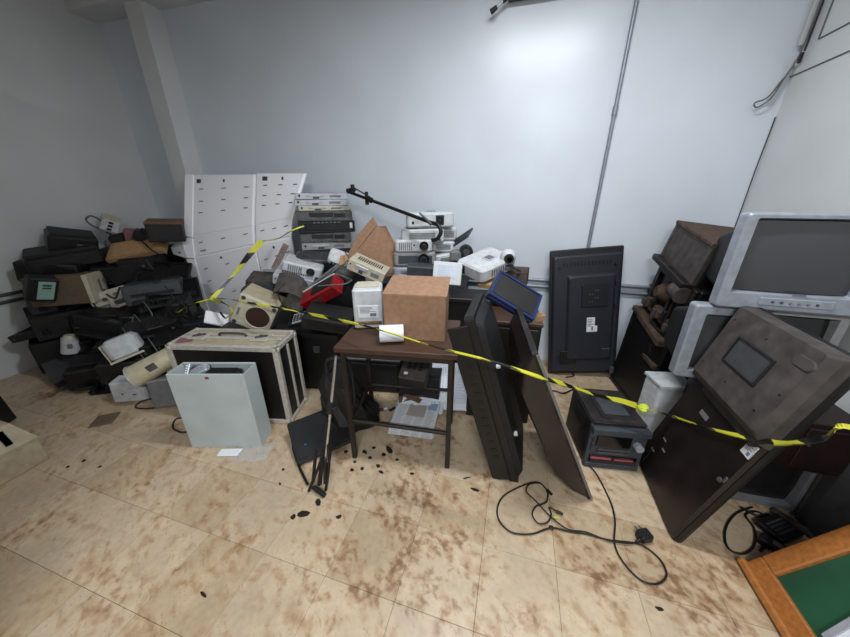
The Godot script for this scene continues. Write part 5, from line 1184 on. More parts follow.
# black clutter: one proto per kind, copied under names of its own
func junk(kind: int, c: Vector3, rot: Vector3, label: String, grp: String) -> Node3D:
	var B: Material = M.black
	var C: Material = M.coal
	match kind:
		0: return unit("computer_case", label, "computer", c, rot, Vector3(0.34, 0.13, 0.34), B, [["drive_bay", "rows", "front", -0.1, 0.1, 0.5, 0.6, 0.006, C, 3], ["button", "cyl", "front", 0.35, 0.1, 0.06, 0, 0.008, M.silver_dark], ["port", "cols", "front", 0.2, -0.3, 0.3, 0.1, 0.003, M.socket, 4], ["seam", "rows", "left", 0, 0, 0.9, 0.5, 0.002, M.socket, 3]], 0.008, 0.005, grp)
		1: return unit("keyboard", label, "keyboard", c, rot, Vector3(0.42, 0.028, 0.15), B, [["key", "grid", "top", 0, 0, 0.94, 0.84, 0.008, M.coal, 15, 5]], 0.01, 0.006, grp)
		2: return unit("desk_telephone", label, "telephone", c, rot, Vector3(0.19, 0.05, 0.20), C, [["handset", "box", "top", -0.34, 0, 0.24, 1.0, 0.035, B], ["keypad", "grid", "top", 0.2, -0.1, 0.42, 0.5, 0.008, M.grey_dark, 3, 4], ["display", "box", "top", 0.18, 0.34, 0.45, 0.16, 0.004, M.gloss]], 0.012, 0.01, grp)
		3:
			var o := thing("flat_monitor", label, "monitor", c, rot, 0.30, grp)
			var s := S(); s.at(Vector3(0, 0.15, 0)); s.ring(0.38, 0.30, 0.34, 0.255, -0.02, 0.008, Vector2(0, 0.008), 0.003); obj("bezel", s, B, o)
			s = S(); s.box(Vector3(0, 0.158, -0.004), Vector3(0.345, 0.26, 0.006)); obj("screen", s, M.gloss, o)
			s = S(); s.at(Vector3(0, 0.15, 0)); s.loft([s.rr(0.375, 0.295, 0.012, -0.018), s.rr(0.30, 0.22, 0.03, -0.05), s.rr(0.16, 0.12, 0.02, -0.06)]); obj("rear_shell", s, C, o)
			return o
		4: return unit("speaker_cabinet", label, "speaker", c, rot, Vector3(0.15, 0.24, 0.16), B, [["woofer", "lens", "front", 0, -0.16, 0.72, 0, 0.01, C], ["tweeter", "lens", "front", 0, 0.28, 0.36, 0, 0.008, C], ["badge", "box", "front", 0, 0.46, 0.3, 0.03, 0.003, M.silver_dark]], 0.008, 0.006, grp)
		5: return unit("desktop_printer", label, "printer", c, rot, Vector3(0.40, 0.17, 0.30), B, [["paper_tray", "box", "front", 0, -0.28, 0.7, 0.10, 0.06, C], ["output_slot", "box", "front", 0, 0.0, 0.74, 0.16, 0.003, M.socket], ["lid", "box", "top", 0, 0.1, 0.9, 0.66, 0.014, C], ["control_panel", "box", "top", 0.3, -0.4, 0.3, 0.12, 0.008, M.grey_dark]], 0.02, 0.012, grp)
		6: return unit("network_router", label, "router", c, rot, Vector3(0.22, 0.04, 0.15), C, [["port", "cols", "front", 0, 0, 0.7, 0.5, 0.003, M.socket, 5], ["antenna", "box", "left", 0, 0.3, 0.08, 0.3, 0.12, B], ["antenna", "box", "right", 0, 0.3, 0.08, 0.3, 0.12, B], ["indicator", "cols", "front", 0, 0.36, 0.5, 0.08, 0.003, M.mint, 5]], 0.01, 0.006, grp)
		7: return unit("computer_power_supply", label, "power supply", c, rot, Vector3(0.15, 0.09, 0.14), M.grey_dark, [["fan_grille", "lens", "front", 0.12, 0, 0.5, 0, 0.004, B], ["socket", "box", "front", -0.32, -0.1, 0.2, 0.4, 0.005, M.socket], ["vent", "rows", "top", 0, 0, 0.8, 0.7, 0.002, M.socket, 6]], 0.003, 0.002, grp)
		_: return unit("set_top_box", label, "receiver", c, rot, Vector3(0.30, 0.06, 0.21), B, [["display", "box", "front", 0.15, 0, 0.3, 0.4, 0.003, M.gloss], ["button", "cyl", "front", -0.35, 0, 0.06, 0, 0.006, M.silver_dark], ["vent", "cols", "top", 0, 0, 0.8, 0.6, 0.002, M.socket, 12]], 0.006, 0.004, grp)

func left_heap():
	var G := "black devices jumbled in the left heap"
	# bulky cores deep in the heap
	unit("equipment_crate", "big black crate deep inside the left heap against the wall", "crate", Vector3(-3.63, 0.33, -2.20), Vector3(0, 4, 0), Vector3(0.74, 0.66, 0.60), M.black, [["slat", "rows", "front", 0, 0, 0.96, 0.8, 0.01, M.coal, 4]])
	unit("equipment_crate", "low black crate at the foot of the left heap", "crate", Vector3(-3.35, 0.14, -1.70), Vector3(0, 6, 0), Vector3(1.05, 0.28, 0.34), M.black, [["slat", "rows", "front", 0, 0, 0.96, 0.7, 0.01, M.coal, 3]])
	unit("equipment_crate", "upper black crate below the top of the left heap", "crate", Vector3(-3.79, 0.80, -2.34), Vector3(0, 6, 0), Vector3(0.42, 0.30, 0.40), M.black, [["slat", "rows", "front", 0, 0, 0.96, 0.7, 0.01, M.coal, 3]])
	# things that can be told apart, from the top down
	unit("stabiliser", "white voltage stabiliser with three black sockets on top of the left heap", "stabiliser", Vector3(-3.820, 1.199, -2.119), Vector3(16, 56, -28), Vector3(0.13, 0.11, 0.17), M.ivory, [["face_plate", "box", "front", 0, 0, 0.94, 0.94, 0.004, M.white], ["face_plate/socket", "box", "front", 0.0, 0.30, 0.26, 0.2, 0.008, M.socket], ["face_plate/socket", "box", "front", 0.0, 0.0, 0.26, 0.2, 0.008, M.socket], ["face_plate/socket", "box", "front", 0.0, -0.30, 0.26, 0.2, 0.008, M.socket]])
	cable("mains_lead", "grey lead looping left of the white stabiliser", [Vector3(-3.820, 1.151, -2.032), Vector3(-3.820, 1.183, -1.981), Vector3(-3.820, 1.239, -1.948), Vector3(-3.820, 1.272, -1.988), Vector3(-3.820, 1.251, -2.034), Vector3(-3.820, 1.213, -2.060)], 0.008, M.cable_grey)
	cable("mains_lead", "pale lead curled below the white stabiliser", [Vector3(-3.820, 1.120, -2.062), Vector3(-3.820, 1.079, -2.097), Vector3(-3.820, 0.995, -2.070), Vector3(-3.820, 0.993, -2.021), Vector3(-3.820, 1.049, -2.031)], 0.008, M.cable_grey)
	unit("desktop_printer", "black printer perched at the top left of the heap with a pale slot", "printer", Vector3(-3.820, 1.062, -1.791), Vector3(14, 66, -14), Vector3(0.30, 0.15, 0.24), M.black, [["paper_slot", "box", "front", 0.2, 0.1, 0.3, 0.1, 0.006, M.grey], ["lid", "box", "top", 0, 0, 0.9, 0.8, 0.02, M.coal]], 0.02, 0.015)
	unit("desktop_printer", "wide black scanner below the perched printer", "printer", Vector3(-3.820, 0.942, -1.711), Vector3(6, 64, 6), Vector3(0.46, 0.14, 0.34), M.black, [["lid", "box", "top", 0, 0, 0.94, 0.9, 0.02, M.coal], ["panel", "box", "front", 0, 0.1, 0.8, 0.3, 0.006, M.coal]], 0.03, 0.02)
	unit("cardboard_box", "flattened tan cardboard box lying across the top of the heap", "box", Vector3(-3.443, 0.975, -2.060), Vector3(30, 40, 10), Vector3(0.46, 0.06, 0.24), M.tan_board, [["flap", "box", "top", 0.02, 0, 0.9, 0.8, 0.008, M.card_pale], ["dark_lip", "box", "front", 0, -0.3, 1.0, 0.3, 0.008, M.black]], 0.004, 0.002)
	cable("mains_lead", "black lead draped over the tan cardboard box", [Vector3(-3.485, 1.050, -2.120), Vector3(-3.371, 1.003, -2.082) + Vector3(0.02, 0.03, 0.02), Vector3(-3.217, 0.952, -2.041) + Vector3(0.02, 0.02, 0.02), Vector3(-3.055, 0.919, -2.015)], 0.007, M.cable_black)
	unit("small_carton", "dull pink small carton standing on the tan cardboard box", "carton", Vector3(-3.597, 1.089, -2.152), Vector3(8, 50, -6), Vector3(0.13, 0.11, 0.08), M.pink, [["dark_side", "box", "left", 0, 0, 0.96, 0.96, 0.004, M.maroon]], 0.004, 0.002)
	unit("black_device", "black lumpy device right of the pink carton", "device", Vector3(-3.471, 1.085, -2.148), Vector3(10, 50, -24), Vector3(0.14, 0.10, 0.12), M.black, [["knob", "cyl", "top", 0, 0, 0.4, 0, 0.02, M.coal]], 0.02, 0.015)
	unit("black_device", "grey lumpy device left of the pink carton", "device", Vector3(-3.747, 1.050, -2.120), Vector3(6, 50, 10), Vector3(0.16, 0.10, 0.12), M.coal, [["vent", "cols", "front", 0, 0, 0.7, 0.5, 0.003, M.socket, 5]], 0.02, 0.015)
	unit("speaker_cabinet", "dark box with a brown wooden top at the right end of the heap's crest", "speaker", Vector3(-3.192, 1.135, -2.188), Vector3(4, 48, -3), Vector3(0.27, 0.16, 0.24), M.maroon, [["top_board", "box", "top", 0, 0, 1.02, 1.02, 0.018, M.card_dark], ["grille", "box", "front", 0, 0, 0.9, 0.85, 0.008, M.black]])
	unit("computer_case", "lying tower computer with a whitish front and a dull brown side, left of the heap", "computer", Vector3(-3.820, 0.691, -1.655) + Vector3(0.17, 0.02, 0.10), Vector3(0, 124, -2), Vector3(0.22, 0.24, 0.38), M.card_dull, [["front_bezel", "box", "front", 0, 0, 1.0, 1.0, 0.03, M.ivory], ["front_bezel/drive_slot", "box", "front", 0.08, 0.0, 0.12, 0.5, 0.034, M.grey]], 0.006, 0.004)
	unit("payment_terminal", "black handset with a pale mint label at the left edge of the heap", "terminal", Vector3(-3.617, 0.761, -1.400), Vector3(18, 74, -18), Vector3(0.16, 0.20, 0.10), M.coal, [["label", "box", "front", 0.1, 0, 0.56, 0.78, 0.004, M.mint], ["label/mark", "rows", "front", 0.1, 0.18, 0.3, 0.24, 0.007, M.slate, 2]], 0.012, 0.01)
	unit("cooling_fan", "small fan with a bluish hub above the whitish computer front", "fan", Vector3(-3.820, 0.832, -1.807), Vector3(16, 60, -6), Vector3(0.12, 0.11, 0.04), M.grey_dark, [["hub", "cyl", "front", 0, 0, 0.5, 0, 0.006, M.navy], ["grille", "frame", "front", 0, 0, 0.98, 0.98, 0.006, M.slate, 0.012]])
	unit("backplate", "white metal backplate full of round sockets, middle of the left heap", "plate", Vector3(-3.452, 0.567, -1.734) + Vector3(0.03, 0.02, 0.03), Vector3(-6, 48, 14), Vector3(0.27, 0.17, 0.05), M.ivory, [["jack", "cyl", "front", -0.35, 0.2, 0.13, 0, 0.014, M.grey_dark], ["jack", "cyl", "front", -0.12, 0.1, 0.13, 0, 0.014, M.grey_dark], ["jack", "cyl", "front", 0.2, 0.2, 0.13, 0, 0.014, M.grey], ["connector", "box", "front", -0.25, -0.25, 0.3, 0.2, 0.01, M.grey], ["connector", "box", "front", 0.2, -0.22, 0.3, 0.22, 0.01, M.slate]])
	cable("mains_lead", "black lead hanging across the socketed white backplate", [Vector3(-3.600, 0.650, -1.800) + Vector3(0.06, 0.04, 0.06), Vector3(-3.500, 0.595, -1.756) + Vector3(0.07, 0.05, 0.07), Vector3(-3.354, 0.575, -1.740) + Vector3(0.08, 0.05, 0.08), Vector3(-3.363, 0.650, -1.800) + Vector3(0.07, 0.05, 0.07), Vector3(-3.246, 0.583, -1.746) + Vector3(0.05, 0.03, 0.05)], 0.007, M.cable_black)
	unit("computer_case", "dark grey computer case with small pale stickers, under the whitish computer front", "computer", Vector3(-3.820, 0.434, -1.515), Vector3(2, 70, 0), Vector3(0.36, 0.20, 0.42), M.coal, [["drive_bay", "rows", "front", -0.1, 0.1, 0.6, 0.6, 0.006, M.black, 3], ["sticker", "box", "front", 0.16, -0.1, 0.14, 0.16, 0.008, M.label], ["sticker", "box", "front", 0.22, 0.3, 0.14, 0.08, 0.008, M.grey]], 0.006, 0.004)
	unit("computer_case", "black computer case at the left foot of the heap", "computer", Vector3(-3.820, 0.222, -1.399) - Vector3(0.0, 0.04, 0.05), Vector3(0, 66, 0), Vector3(0.34, 0.26, 0.40), M.black, [["drive_bay", "rows", "front", 0, 0.1, 0.7, 0.6, 0.006, M.coal, 3]], 0.006, 0.004)
	var o := thing("web_camera", "small white cylindrical camera in the lower left of the heap", "camera", Vector3(-3.670, 0.238, -1.470) + Vector3(0.16, 0.05, 0.10), Vector3(0, 60, -12))
	var s := S(); s.cyl(Vector3(0, -0.07, 0), Vector3(0, 0.06, 0), 0.062, 0.05, 18); obj("shell", s, M.white, o)
	s = S(); s.cyl(Vector3(0, 0.058, 0), Vector3(0, 0.082, 0), 0.045, 0.03, 18); obj("cap", s, M.ivory, o)
	s = S(); s.box(Vector3(0, 0.0, 0.055), Vector3(0.03, 0.04, 0.014), 0.004); obj("hinge", s, M.grey, o)
	unit("emergency_lamp", "white rounded lamp housing in the lower middle of the left heap", "lamp housing", Vector3(-2.991, 0.300, -1.520) + Vector3(0.15, 0.06, 0.14), Vector3(-10, 52, 14), Vector3(0.22, 0.17, 0.17), M.white, [["side_face", "box", "left", 0, 0, 0.8, 0.8, 0.004, M.ivory], ["button", "cyl", "left", -0.15, 0.1, 0.1, 0, 0.007, M.grey_dark], ["button", "cyl", "left", 0.15, 0.1, 0.1, 0, 0.007, M.grey_dark], ["base_lip", "box", "front", 0, -0.44, 1.0, 0.1, 0.012, M.ivory]], 0.06, 0.03)
	unit("junction_box", "white plastic box on the floor at the foot of the left heap", "box", Vector3(-2.669, 0.000, -1.202) + Vector3(-0.02, 0.085, -0.06), Vector3(0, 30, -4), Vector3(0.22, 0.17, 0.12), M.white, [["cover", "box", "front", 0, 0, 0.94, 0.92, 0.006, M.white], ["cover/knob", "cyl", "front", -0.18, -0.06, 0.06, 0, 0.008, M.slate], ["cover/latch", "box", "front", 0.15, -0.12, 0.12, 0.07, 0.008, M.slate], ["cover/label", "box", "front", 0.15, 0.2, 0.3, 0.08, 0.008, M.silver]], 0.01, 0.008)
	o = thing("cctv_housing", "cream cylindrical camera housing with a dark open end, lying beside the steel box", "camera", Vector3(-2.583, 0.251, -1.481) + Vector3(0.15, 0.05, 0.16), Vector3(0, 46, 24))
	s = S(); s.cyl(Vector3(-0.15, 0, 0), Vector3(0.15, 0.0, 0), 0.085, 0.07, 26, false); obj("barrel", s, M.cream_metal, o)
	s = S(); s.cyl(Vector3(-0.16, 0, 0), Vector3(-0.145, 0, 0), 0.092, 0.090, 26, false); s.cyl(Vector3(-0.145, 0, 0), Vector3(-0.16, 0, 0), 0.082, 0.092, 26, false); obj("rim", s, M.alu, o)
	s = S(); s.cyl(Vector3(-0.13, 0, 0), Vector3(-0.125, 0, 0), 0.083, 0.083, 24); obj("dark_glass", s, M.socket, o)
	s = S(); s.cyl(Vector3(0.15, 0, 0), Vector3(0.165, 0, 0), 0.072, 0.06, 24); obj("end_cap", s, M.ivory, o)
	s = S(); s.box(Vector3(-0.01, 0.02, 0.072), Vector3(0.06, 0.05, 0.016), 0.004); obj("rating_label", s, M.silver_dark, o)
	s = S(); s.box(Vector3(0.03, -0.085, 0), Vector3(0.05, 0.05, 0.05), 0.008); obj("bracket", s, M.alu, o)
	unit("battery_box", "dull grey plastic box under the cream camera housing", "box", Vector3(-2.328, 0.000, -1.229) + Vector3(-0.02, 0.10, -0.08), Vector3(-12, 20, 8), Vector3(0.22, 0.20, 0.14), M.grey, [["lid", "box", "top", 0, 0, 1.02, 1.02, 0.012, M.tv_grey]])
	# black devices
	var list := [
		[5, 60, 270, "black printer behind the fan on the left of the heap"], [8, 98, 258, "black receiver under the wide scanner"], [0, 120, 268, "black computer case under the tan cardboard box"],
		[0, 140, 268, "black computer case under the right end of the tan cardboard box"], [3, 164, 274, "black flat monitor face up on the right slope of the heap"], [3, 174, 292, "black flat monitor lowest on the right slope near the white panel"],
		[8, 140, 259, "black receiver below the white panel's lug"], [5, 158, 290, "black printer in the middle right of the heap"], [6, 128, 274, "dark router with antennas below the tan box"],
		[2, 152, 277, "black desk telephone on the right slope"], [1, 168, 300, "black keyboard lying on the right slope"], [0, 98, 320, "black computer case in the centre of the heap"],
		[8, 95, 310, "black receiver under the socketed backplate"], [7, 92, 338, "dark power supply in the lower middle of the heap"], [5, 115, 322, "black printer above the white lamp housing"],
		[2, 100, 345, "black desk telephone left of the white lamp housing"], [4, 85, 350, "black speaker beside the small white camera"], [0, 78, 365, "black computer case at the foot of the heap"],
		[5, 105, 368, "black printer at the foot of the heap below the white lamp housing"], [8, 125, 370, "black receiver above the white plastic box"], [0, 148, 345, "black computer case right of the white lamp housing"],
		[3, 150, 322, "black flat monitor in the middle of the heap"], [2, 160, 330, "black desk telephone below the middle monitor"], [6, 135, 316, "dark router by the white backplate"],
		[1, 176, 318, "black keyboard beside the flight case"], [8, 178, 336, "black receiver behind the flight case's left corner"], [7, 142, 305, "dark power supply right of the white backplate"],
		[4, 48, 312, "black speaker at the left edge of the heap"], [8, 40, 330, "black receiver at the lower left edge of the heap"], [5, 138, 362, "black printer behind the cream camera housing"],
		[4, 184, 312, "black speaker tucked beside the wide white panel"], [2, 168, 284, "black desk telephone near the white panel"], [1, 110, 282, "black keyboard above the white backplate"],
		[6, 88, 300, "dark router right of the whitish computer front"], [0, 165, 318, "black computer case low on the right slope"], [8, 65, 300, "black receiver between the two lying computers"],
		[7, 120, 355, "dark power supply below the white lamp housing"], [8, 92, 378, "black receiver flat on the floor edge of the heap"], [2, 112, 384, "black desk telephone at the very foot of the heap"], [1, 80, 332, "black keyboard on edge above the small white camera"]]
	var pos := [
		Vector3(-3.820, 0.841, -1.638),
		Vector3(-3.820, 0.894, -1.925),
		Vector3(-3.600, 0.807, -1.945),
		Vector3(-3.344, 0.821, -1.956),
		Vector3(-3.019, 0.791, -1.933),
		Vector3(-2.816, 0.668, -1.835),
		Vector3(-3.397, 0.891, -2.013),
		Vector3(-3.007, 0.670, -1.836),
		Vector3(-3.460, 0.766, -1.913),
		Vector3(-3.146, 0.760, -1.908),
		Vector3(-2.845, 0.608, -1.786),
		Vector3(-3.560, 0.403, -1.622),
		Vector3(-3.658, 0.470, -1.676),
		Vector3(-3.527, 0.274, -1.519),
		Vector3(-3.342, 0.407, -1.626),
		Vector3(-3.392, 0.238, -1.490),
		Vector3(-3.542, 0.187, -1.450),
		Vector3(-3.540, 0.083, -1.366),
		Vector3(-3.213, 0.100, -1.380),
		Vector3(-2.984, 0.114, -1.391),
		Vector3(-2.854, 0.293, -1.535),
		Vector3(-2.940, 0.443, -1.654),
		Vector3(-2.793, 0.401, -1.621),
		Vector3(-3.140, 0.468, -1.675),
		Vector3(-2.676, 0.494, -1.695),
		Vector3(-2.578, 0.381, -1.605),
		Vector3(-3.116, 0.551, -1.740),
		Vector3(-3.820, 0.514, -1.452),
		Vector3(-3.820, 0.384, -1.359),
		Vector3(-2.883, 0.178, -1.442),
		Vector3(-2.617, 0.540, -1.732),
		Vector3(-2.922, 0.721, -1.877),
		Vector3(-3.641, 0.691, -1.852),
		Vector3(-3.813, 0.535, -1.728),
		Vector3(-2.794, 0.484, -1.687),
		Vector3(-3.820, 0.581, -1.584),
		Vector3(-3.111, 0.199, -1.459),
		Vector3(-3.292, 0.030, -1.312),
		Vector3(-3.026, 0.030, -1.299),
		Vector3(-3.711, 0.300, -1.540)
	]
	var proto := {}
	for i in list.size():
		var e = list[i]
		var rot := Vector3(rng.randf_range(-6, 30), 48 + rng.randf_range(-30, 26), rng.randf_range(-20, 20))
		var hh: float = [0.13, 0.028, 0.05, 0.30, 0.24, 0.17, 0.04, 0.09, 0.06][e[0]]
		if e[0] == 3: rot = Vector3(-62 + rng.randf_range(-10, 10), 50, rng.randf_range(-14, 14))
		if not proto.has(e[0]): proto[e[0]] = junk(e[0], pos[i], rot, e[3], G)
		else:
			var r := dup(proto[e[0]], e[3], pos[i], rot, hh, G)
			for ch in r.get_children():
				if ch.name in ["body", "rear_shell"] and ch is MeshInstance3D: ch.material_override = [M.black, M.coal, M.grey_dark, M.black, M.coal][i % 5]
	for k in 7:
		var p0: Vector3 = [Vector3(-3.653, 0.552, -1.722), Vector3(-2.999, 0.565, -1.732), Vector3(-2.847, 0.686, -1.828), Vector3(-3.099, 0.378, -1.583), Vector3(-3.743, 0.453, -1.643), Vector3(-2.779, 0.341, -1.553), Vector3(-2.669, 0.626, -1.781)][k] + Vector3(0.09, 0.07, 0.09)
		cable("tangled_lead", ["black lead tangled left of the backplate", "grey-tipped lead on the right slope", "black lead over the face-up monitor", "grey lead end above the white lamp housing", "black lead by the small pale stickers", "grey lead beside the cream camera housing", "black lead near the wide white panel"][k], [p0, p0 + Vector3(0.08, -0.03, 0.03), p0 + Vector3(0.13, -0.10, 0.05), p0 + Vector3(0.05, -0.14, 0.09), p0 + Vector3(-0.06, -0.10, 0.06), p0 + Vector3(-0.08, -0.16, 0.08)], 0.0045, [M.cable_black, M.cable_grey, M.cable_black, M.cable_grey, M.cable_black, M.cable_grey, M.cable_black][k])
	cable("floor_lead", "brown lead lying in loops on the floor at the foot of the left heap", [Vector3(-2.417, 0.000, -1.353) + Vector3.UP * 0.006, Vector3(-2.510, -0.000, -1.300) + Vector3.UP * 0.006, Vector3(-2.589, 0.000, -1.225) + Vector3.UP * 0.006, Vector3(-2.554, 0.000, -1.163) + Vector3.UP * 0.006, Vector3(-2.442, 0.000, -1.183) + Vector3.UP * 0.006, Vector3(-2.335, 0.000, -1.263) + Vector3.UP * 0.006], 0.006, M.cable_brown)
	cable("floor_lead", "short brown lead curled on the floor at the left of the steel box", [Vector3(-2.095, 0.000, -1.184) + Vector3.UP * 0.006, Vector3(-2.141, 0.000, -1.149) + Vector3.UP * 0.006, Vector3(-2.081, 0.000, -1.084) + Vector3.UP * 0.006, Vector3(-1.984, 0.000, -1.064) + Vector3.UP * 0.006, Vector3(-1.936, 0.000, -1.088) + Vector3.UP * 0.006], 0.006, M.cable_brown)
	# beige machine at the left edge of the photo
	o = thing("beige_cabinet", "beige steel machine housing with a grey screwed plate, far left on the floor", "machine", Vector3(-2.75, 0, -0.42))
	s = S(); s.box(Vector3(0, 0.075, 0), Vector3(0.46, 0.15, 0.54), 0.006); obj("base", s, M.beige, o)
	s = S(); s.loft([[Vector3(0.232, 0.15, -0.272), Vector3(0.232, 0.15, 0.272), Vector3(-0.232, 0.15, 0.272), Vector3(-0.232, 0.15, -0.272)], [Vector3(0.232, 0.165, -0.272), Vector3(0.232, 0.165, 0.272), Vector3(-0.232, 0.165, 0.272), Vector3(-0.232, 0.165, -0.272)], [Vector3(0.17, 0.285, -0.225), Vector3(0.17, 0.285, 0.272), Vector3(-0.232, 0.285, 0.272), Vector3(-0.232, 0.285, -0.225)]]); obj("upper_shell", s, M.beige, o)
	s = S(); s.t = Transform3D(Basis(Vector3(0, 0, 1), Vector3(-0.459, 0.888, 0), Vector3(0.888, 0.459, 0)), Vector3(0.204, 0.227, 0.06)); s.box(Vector3(0, 0, 0), Vector3(0.38, 0.11, 0.008), 0.002); obj("side_plate", s, M.grey, o)
	for p in [[-0.16, 0.03], [-0.16, -0.03], [0.05, 0.03]]:
		var g := S(); g.t = s.t; g.cyl(Vector3(p[0], p[1], 0.004), Vector3(p[0], p[1], 0.009), 0.008, 0.007, 10); obj("screw", g, M.silver_dark, o)
	var g2 := S(); g2.t = s.t; g2.box(Vector3(-0.235, 0.0, 0.001), Vector3(0.026, 0.085, 0.008), 0.002); obj("slot", g2, M.socket, o)
	unit("black_device", "black box standing at the left edge of the photo behind the beige machine", "device", Vector3(-3.30, 0.13, -0.74), Vector3(0, 20, 6), Vector3(0.22, 0.26, 0.14), M.black, [["vent", "rows", "right", 0, 0, 0.7, 0.6, 0.003, M.socket, 5]])
	# extra slab of brown board
	unit("loose_tile", "loose brown board lying on the floor in front of the left heap", "board", Vector3(-2.615, 0.000, -1.010) + Vector3.UP * 0.004, Vector3(0, 38, 0), Vector3(0.13, 0.008, 0.13), M.card_dull)

func floor_things():
	var up := Vector3.UP * 0.007
	var o := thing("power_lead", "long dark power cord looping over the floor in front of the stereo", "cord", Vector3(0.546, 0.000, -1.472))
	var main := [Vector3(0.535, 0.000, -1.526), Vector3(0.563, 0.000, -1.484), Vector3(0.585, 0.000, -1.398), Vector3(0.600, 0.000, -1.295), Vector3(0.594, 0.000, -1.204), Vector3(0.566, 0.000, -1.101), Vector3(0.570, 0.000, -1.038), Vector3(0.601, 0.000, -0.984), Vector3(0.643, 0.000, -0.958), Vector3(0.697, -0.000, -0.972), Vector3(0.737, 0.000, -1.017), Vector3(0.734, 0.000, -1.070), Vector3(0.691, 0.000, -1.111), Vector3(0.638, 0.000, -1.115), Vector3(0.546, 0.000, -1.099), Vector3(0.451, 0.000, -1.099), Vector3(0.377, 0.000, -1.089), Vector3(0.298, 0.000, -1.083), Vector3(0.208, 0.000, -1.028), Vector3(0.119, 0.000, -1.011), Vector3(0.062, 0.000, -1.053), Vector3(0.051, 0.000, -1.124), Vector3(0.088, 0.000, -1.204), Vector3(0.195, 0.000, -1.298), Vector3(0.257, 0.000, -1.324), Vector3(0.295, 0.000, -1.288)]
	for i in main.size(): main[i] += up - o.position
	var s := S(); s.tube(spline(main), 0.0040, 6); obj("lead", s, M.cable_black, o)
	s = S(); s.cyl(main[-1], main[-1] + (main[-1] - main[-2]).normalized() * 0.03, 0.009, 0.007, 10); obj("plug", s, M.cable_black, o)
	s = S(); s.box(main[17] + Vector3(0, 0.003, 0), Vector3(0.02, 0.014, 0.016), 0.004); obj("knot", s, M.cable_black, o)
	var o2 := thing("power_lead", "second dark cord coiled in small loops beside the long cord", "cord", Vector3(0.300, 0.000, -1.154))
	var l2 := [Vector3(0.702, 0.000, -1.145), Vector3(0.631, 0.000, -1.107), Vector3(0.540, 0.000, -1.093), Vector3(0.448, 0.000, -1.105), Vector3(0.374, 0.000, -1.095), Vector3(0.303, 0.000, -1.134), Vector3(0.232, 0.000, -1.205), Vector3(0.189, 0.000, -1.245), Vector3(0.205, 0.000, -1.293), Vector3(0.262, 0.000, -1.316), Vector3(0.295, 0.000, -1.276), Vector3(0.285, 0.000, -1.212), Vector3(0.235, 0.000, -1.172), Vector3(0.215, 0.000, -1.124), Vector3(0.241, 0.000, -1.086), Vector3(0.282, 0.000, -1.103), Vector3(0.304, 0.000, -1.150), Vector3(0.297, 0.000, -1.185), Vector3(0.329, 0.000, -1.173)]
	for i in l2.size(): l2[i] += up * 1.6 - o2.position
	s = S(); s.tube(spline(l2), 0.0034, 6); obj("lead", s, M.cable_black, o2)
	s = S(); s.cyl(l2[-1], l2[-1] + Vector3(0.03, 0, 0.006), 0.008, 0.006, 8); obj("plug", s, M.cable_black, o2)
	s = S(); s.box(l2[-1] + Vector3(-0.005, -0.003, 0.03), Vector3(0.02, 0.006, 0.012), 0.002); obj("yellow_tag", s, M.yellow, o2)
	o = thing("plug_adapter", "black power adapter block lying on the floor near the leaning television's foot", "adapter", Vector3(0.696, 0.000, -1.153), Vector3(0, 25, 0))
	s = S(); s.box(Vector3(0, 0.022, 0), Vector3(0.06, 0.042, 0.048), 0.008); obj("block", s, M.black, o)
	s = S()
	for k in [-1.0, 1.0]: s.cyl(Vector3(k * 0.011, 0.024, -0.024), Vector3(k * 0.011, 0.024, -0.044), 0.003, 0.003, 8)
	obj("pin", s, M.silver_dark, o)
	s = S(); s.cyl(Vector3(-0.03, 0.018, 0.01), Vector3(-0.052, 0.014, 0.014), 0.008, 0.005, 8); obj("strain_relief", s, M.cable_black, o)
	s = S()
	for k in 4: s.box(Vector3(-0.018 + k * 0.012, 0.044, 0), Vector3(0.004, 0.003, 0.04), 0.001)
	obj("rib", s, M.coal, o)
	# short lead between the back television and the leaning pair
	cable("floor_lead", "short black lead on the floor behind the stereo's left side", [Vector3(0.378, 0.000, -2.238) + up, Vector3(0.430, 0.000, -2.240) + up, Vector3(0.480, 0.000, -2.227) + up, Vector3(0.546, 0.000, -2.288) + up, Vector3(0.607, 0.000, -2.348) + up], 0.006, M.cable_black)
	cable("floor_lead", "black lead along the foot of the standing television", [Vector3(0.433, 0.000, -2.532) + up, Vector3(0.547, 0.000, -2.600) + up, Vector3(0.603, 0.000, -2.532) + up, Vector3(0.532, 0.000, -2.479) + up], 0.005, M.cable_black)
	# papers beside the steel box
	unit("paper_sheet", "crumpled white paper scrap on the floor under the edge of the steel box", "paper", Vector3(-1.531, 0.000, -1.021) + Vector3.UP * 0.005, Vector3(2, 18, 0), Vector3(0.13, 0.004, 0.055), M.paper, [["fold", "box", "top", 0.2, 0, 0.4, 0.8, 0.004, M.paper]], 0.006, 0.001)
	o = thing("plastic_bag", "clear crumpled plastic bag flat on the floor right of the white paper scrap", "bag", Vector3(-1.392, 0.000, -1.070), Vector3(0, 16, 0))
	s = S()
	for i in 6:
		for j in 4:
			var q := []
			for k in [[0, 0], [1, 0], [1, 1], [0, 1]]:
				var a: int = i + k[0]
				var b: int = j + k[1]
				q.append(Vector3((a - 3) * 0.032 + 0.006 * sin(b * 3.1 + a), 0.004 + 0.012 * absf(sin(a * 2.3 + b * 1.7)) * (1.0 if a % 6 and b % 4 else 0.0), (b - 2) * 0.036 + 0.008 * sin(a * 2.0)))
			s.tri(q[0], q[1], q[2], Vector3.UP); s.tri(q[0], q[2], q[3], Vector3.UP)
	obj("film", s, M.clear_bag, o)
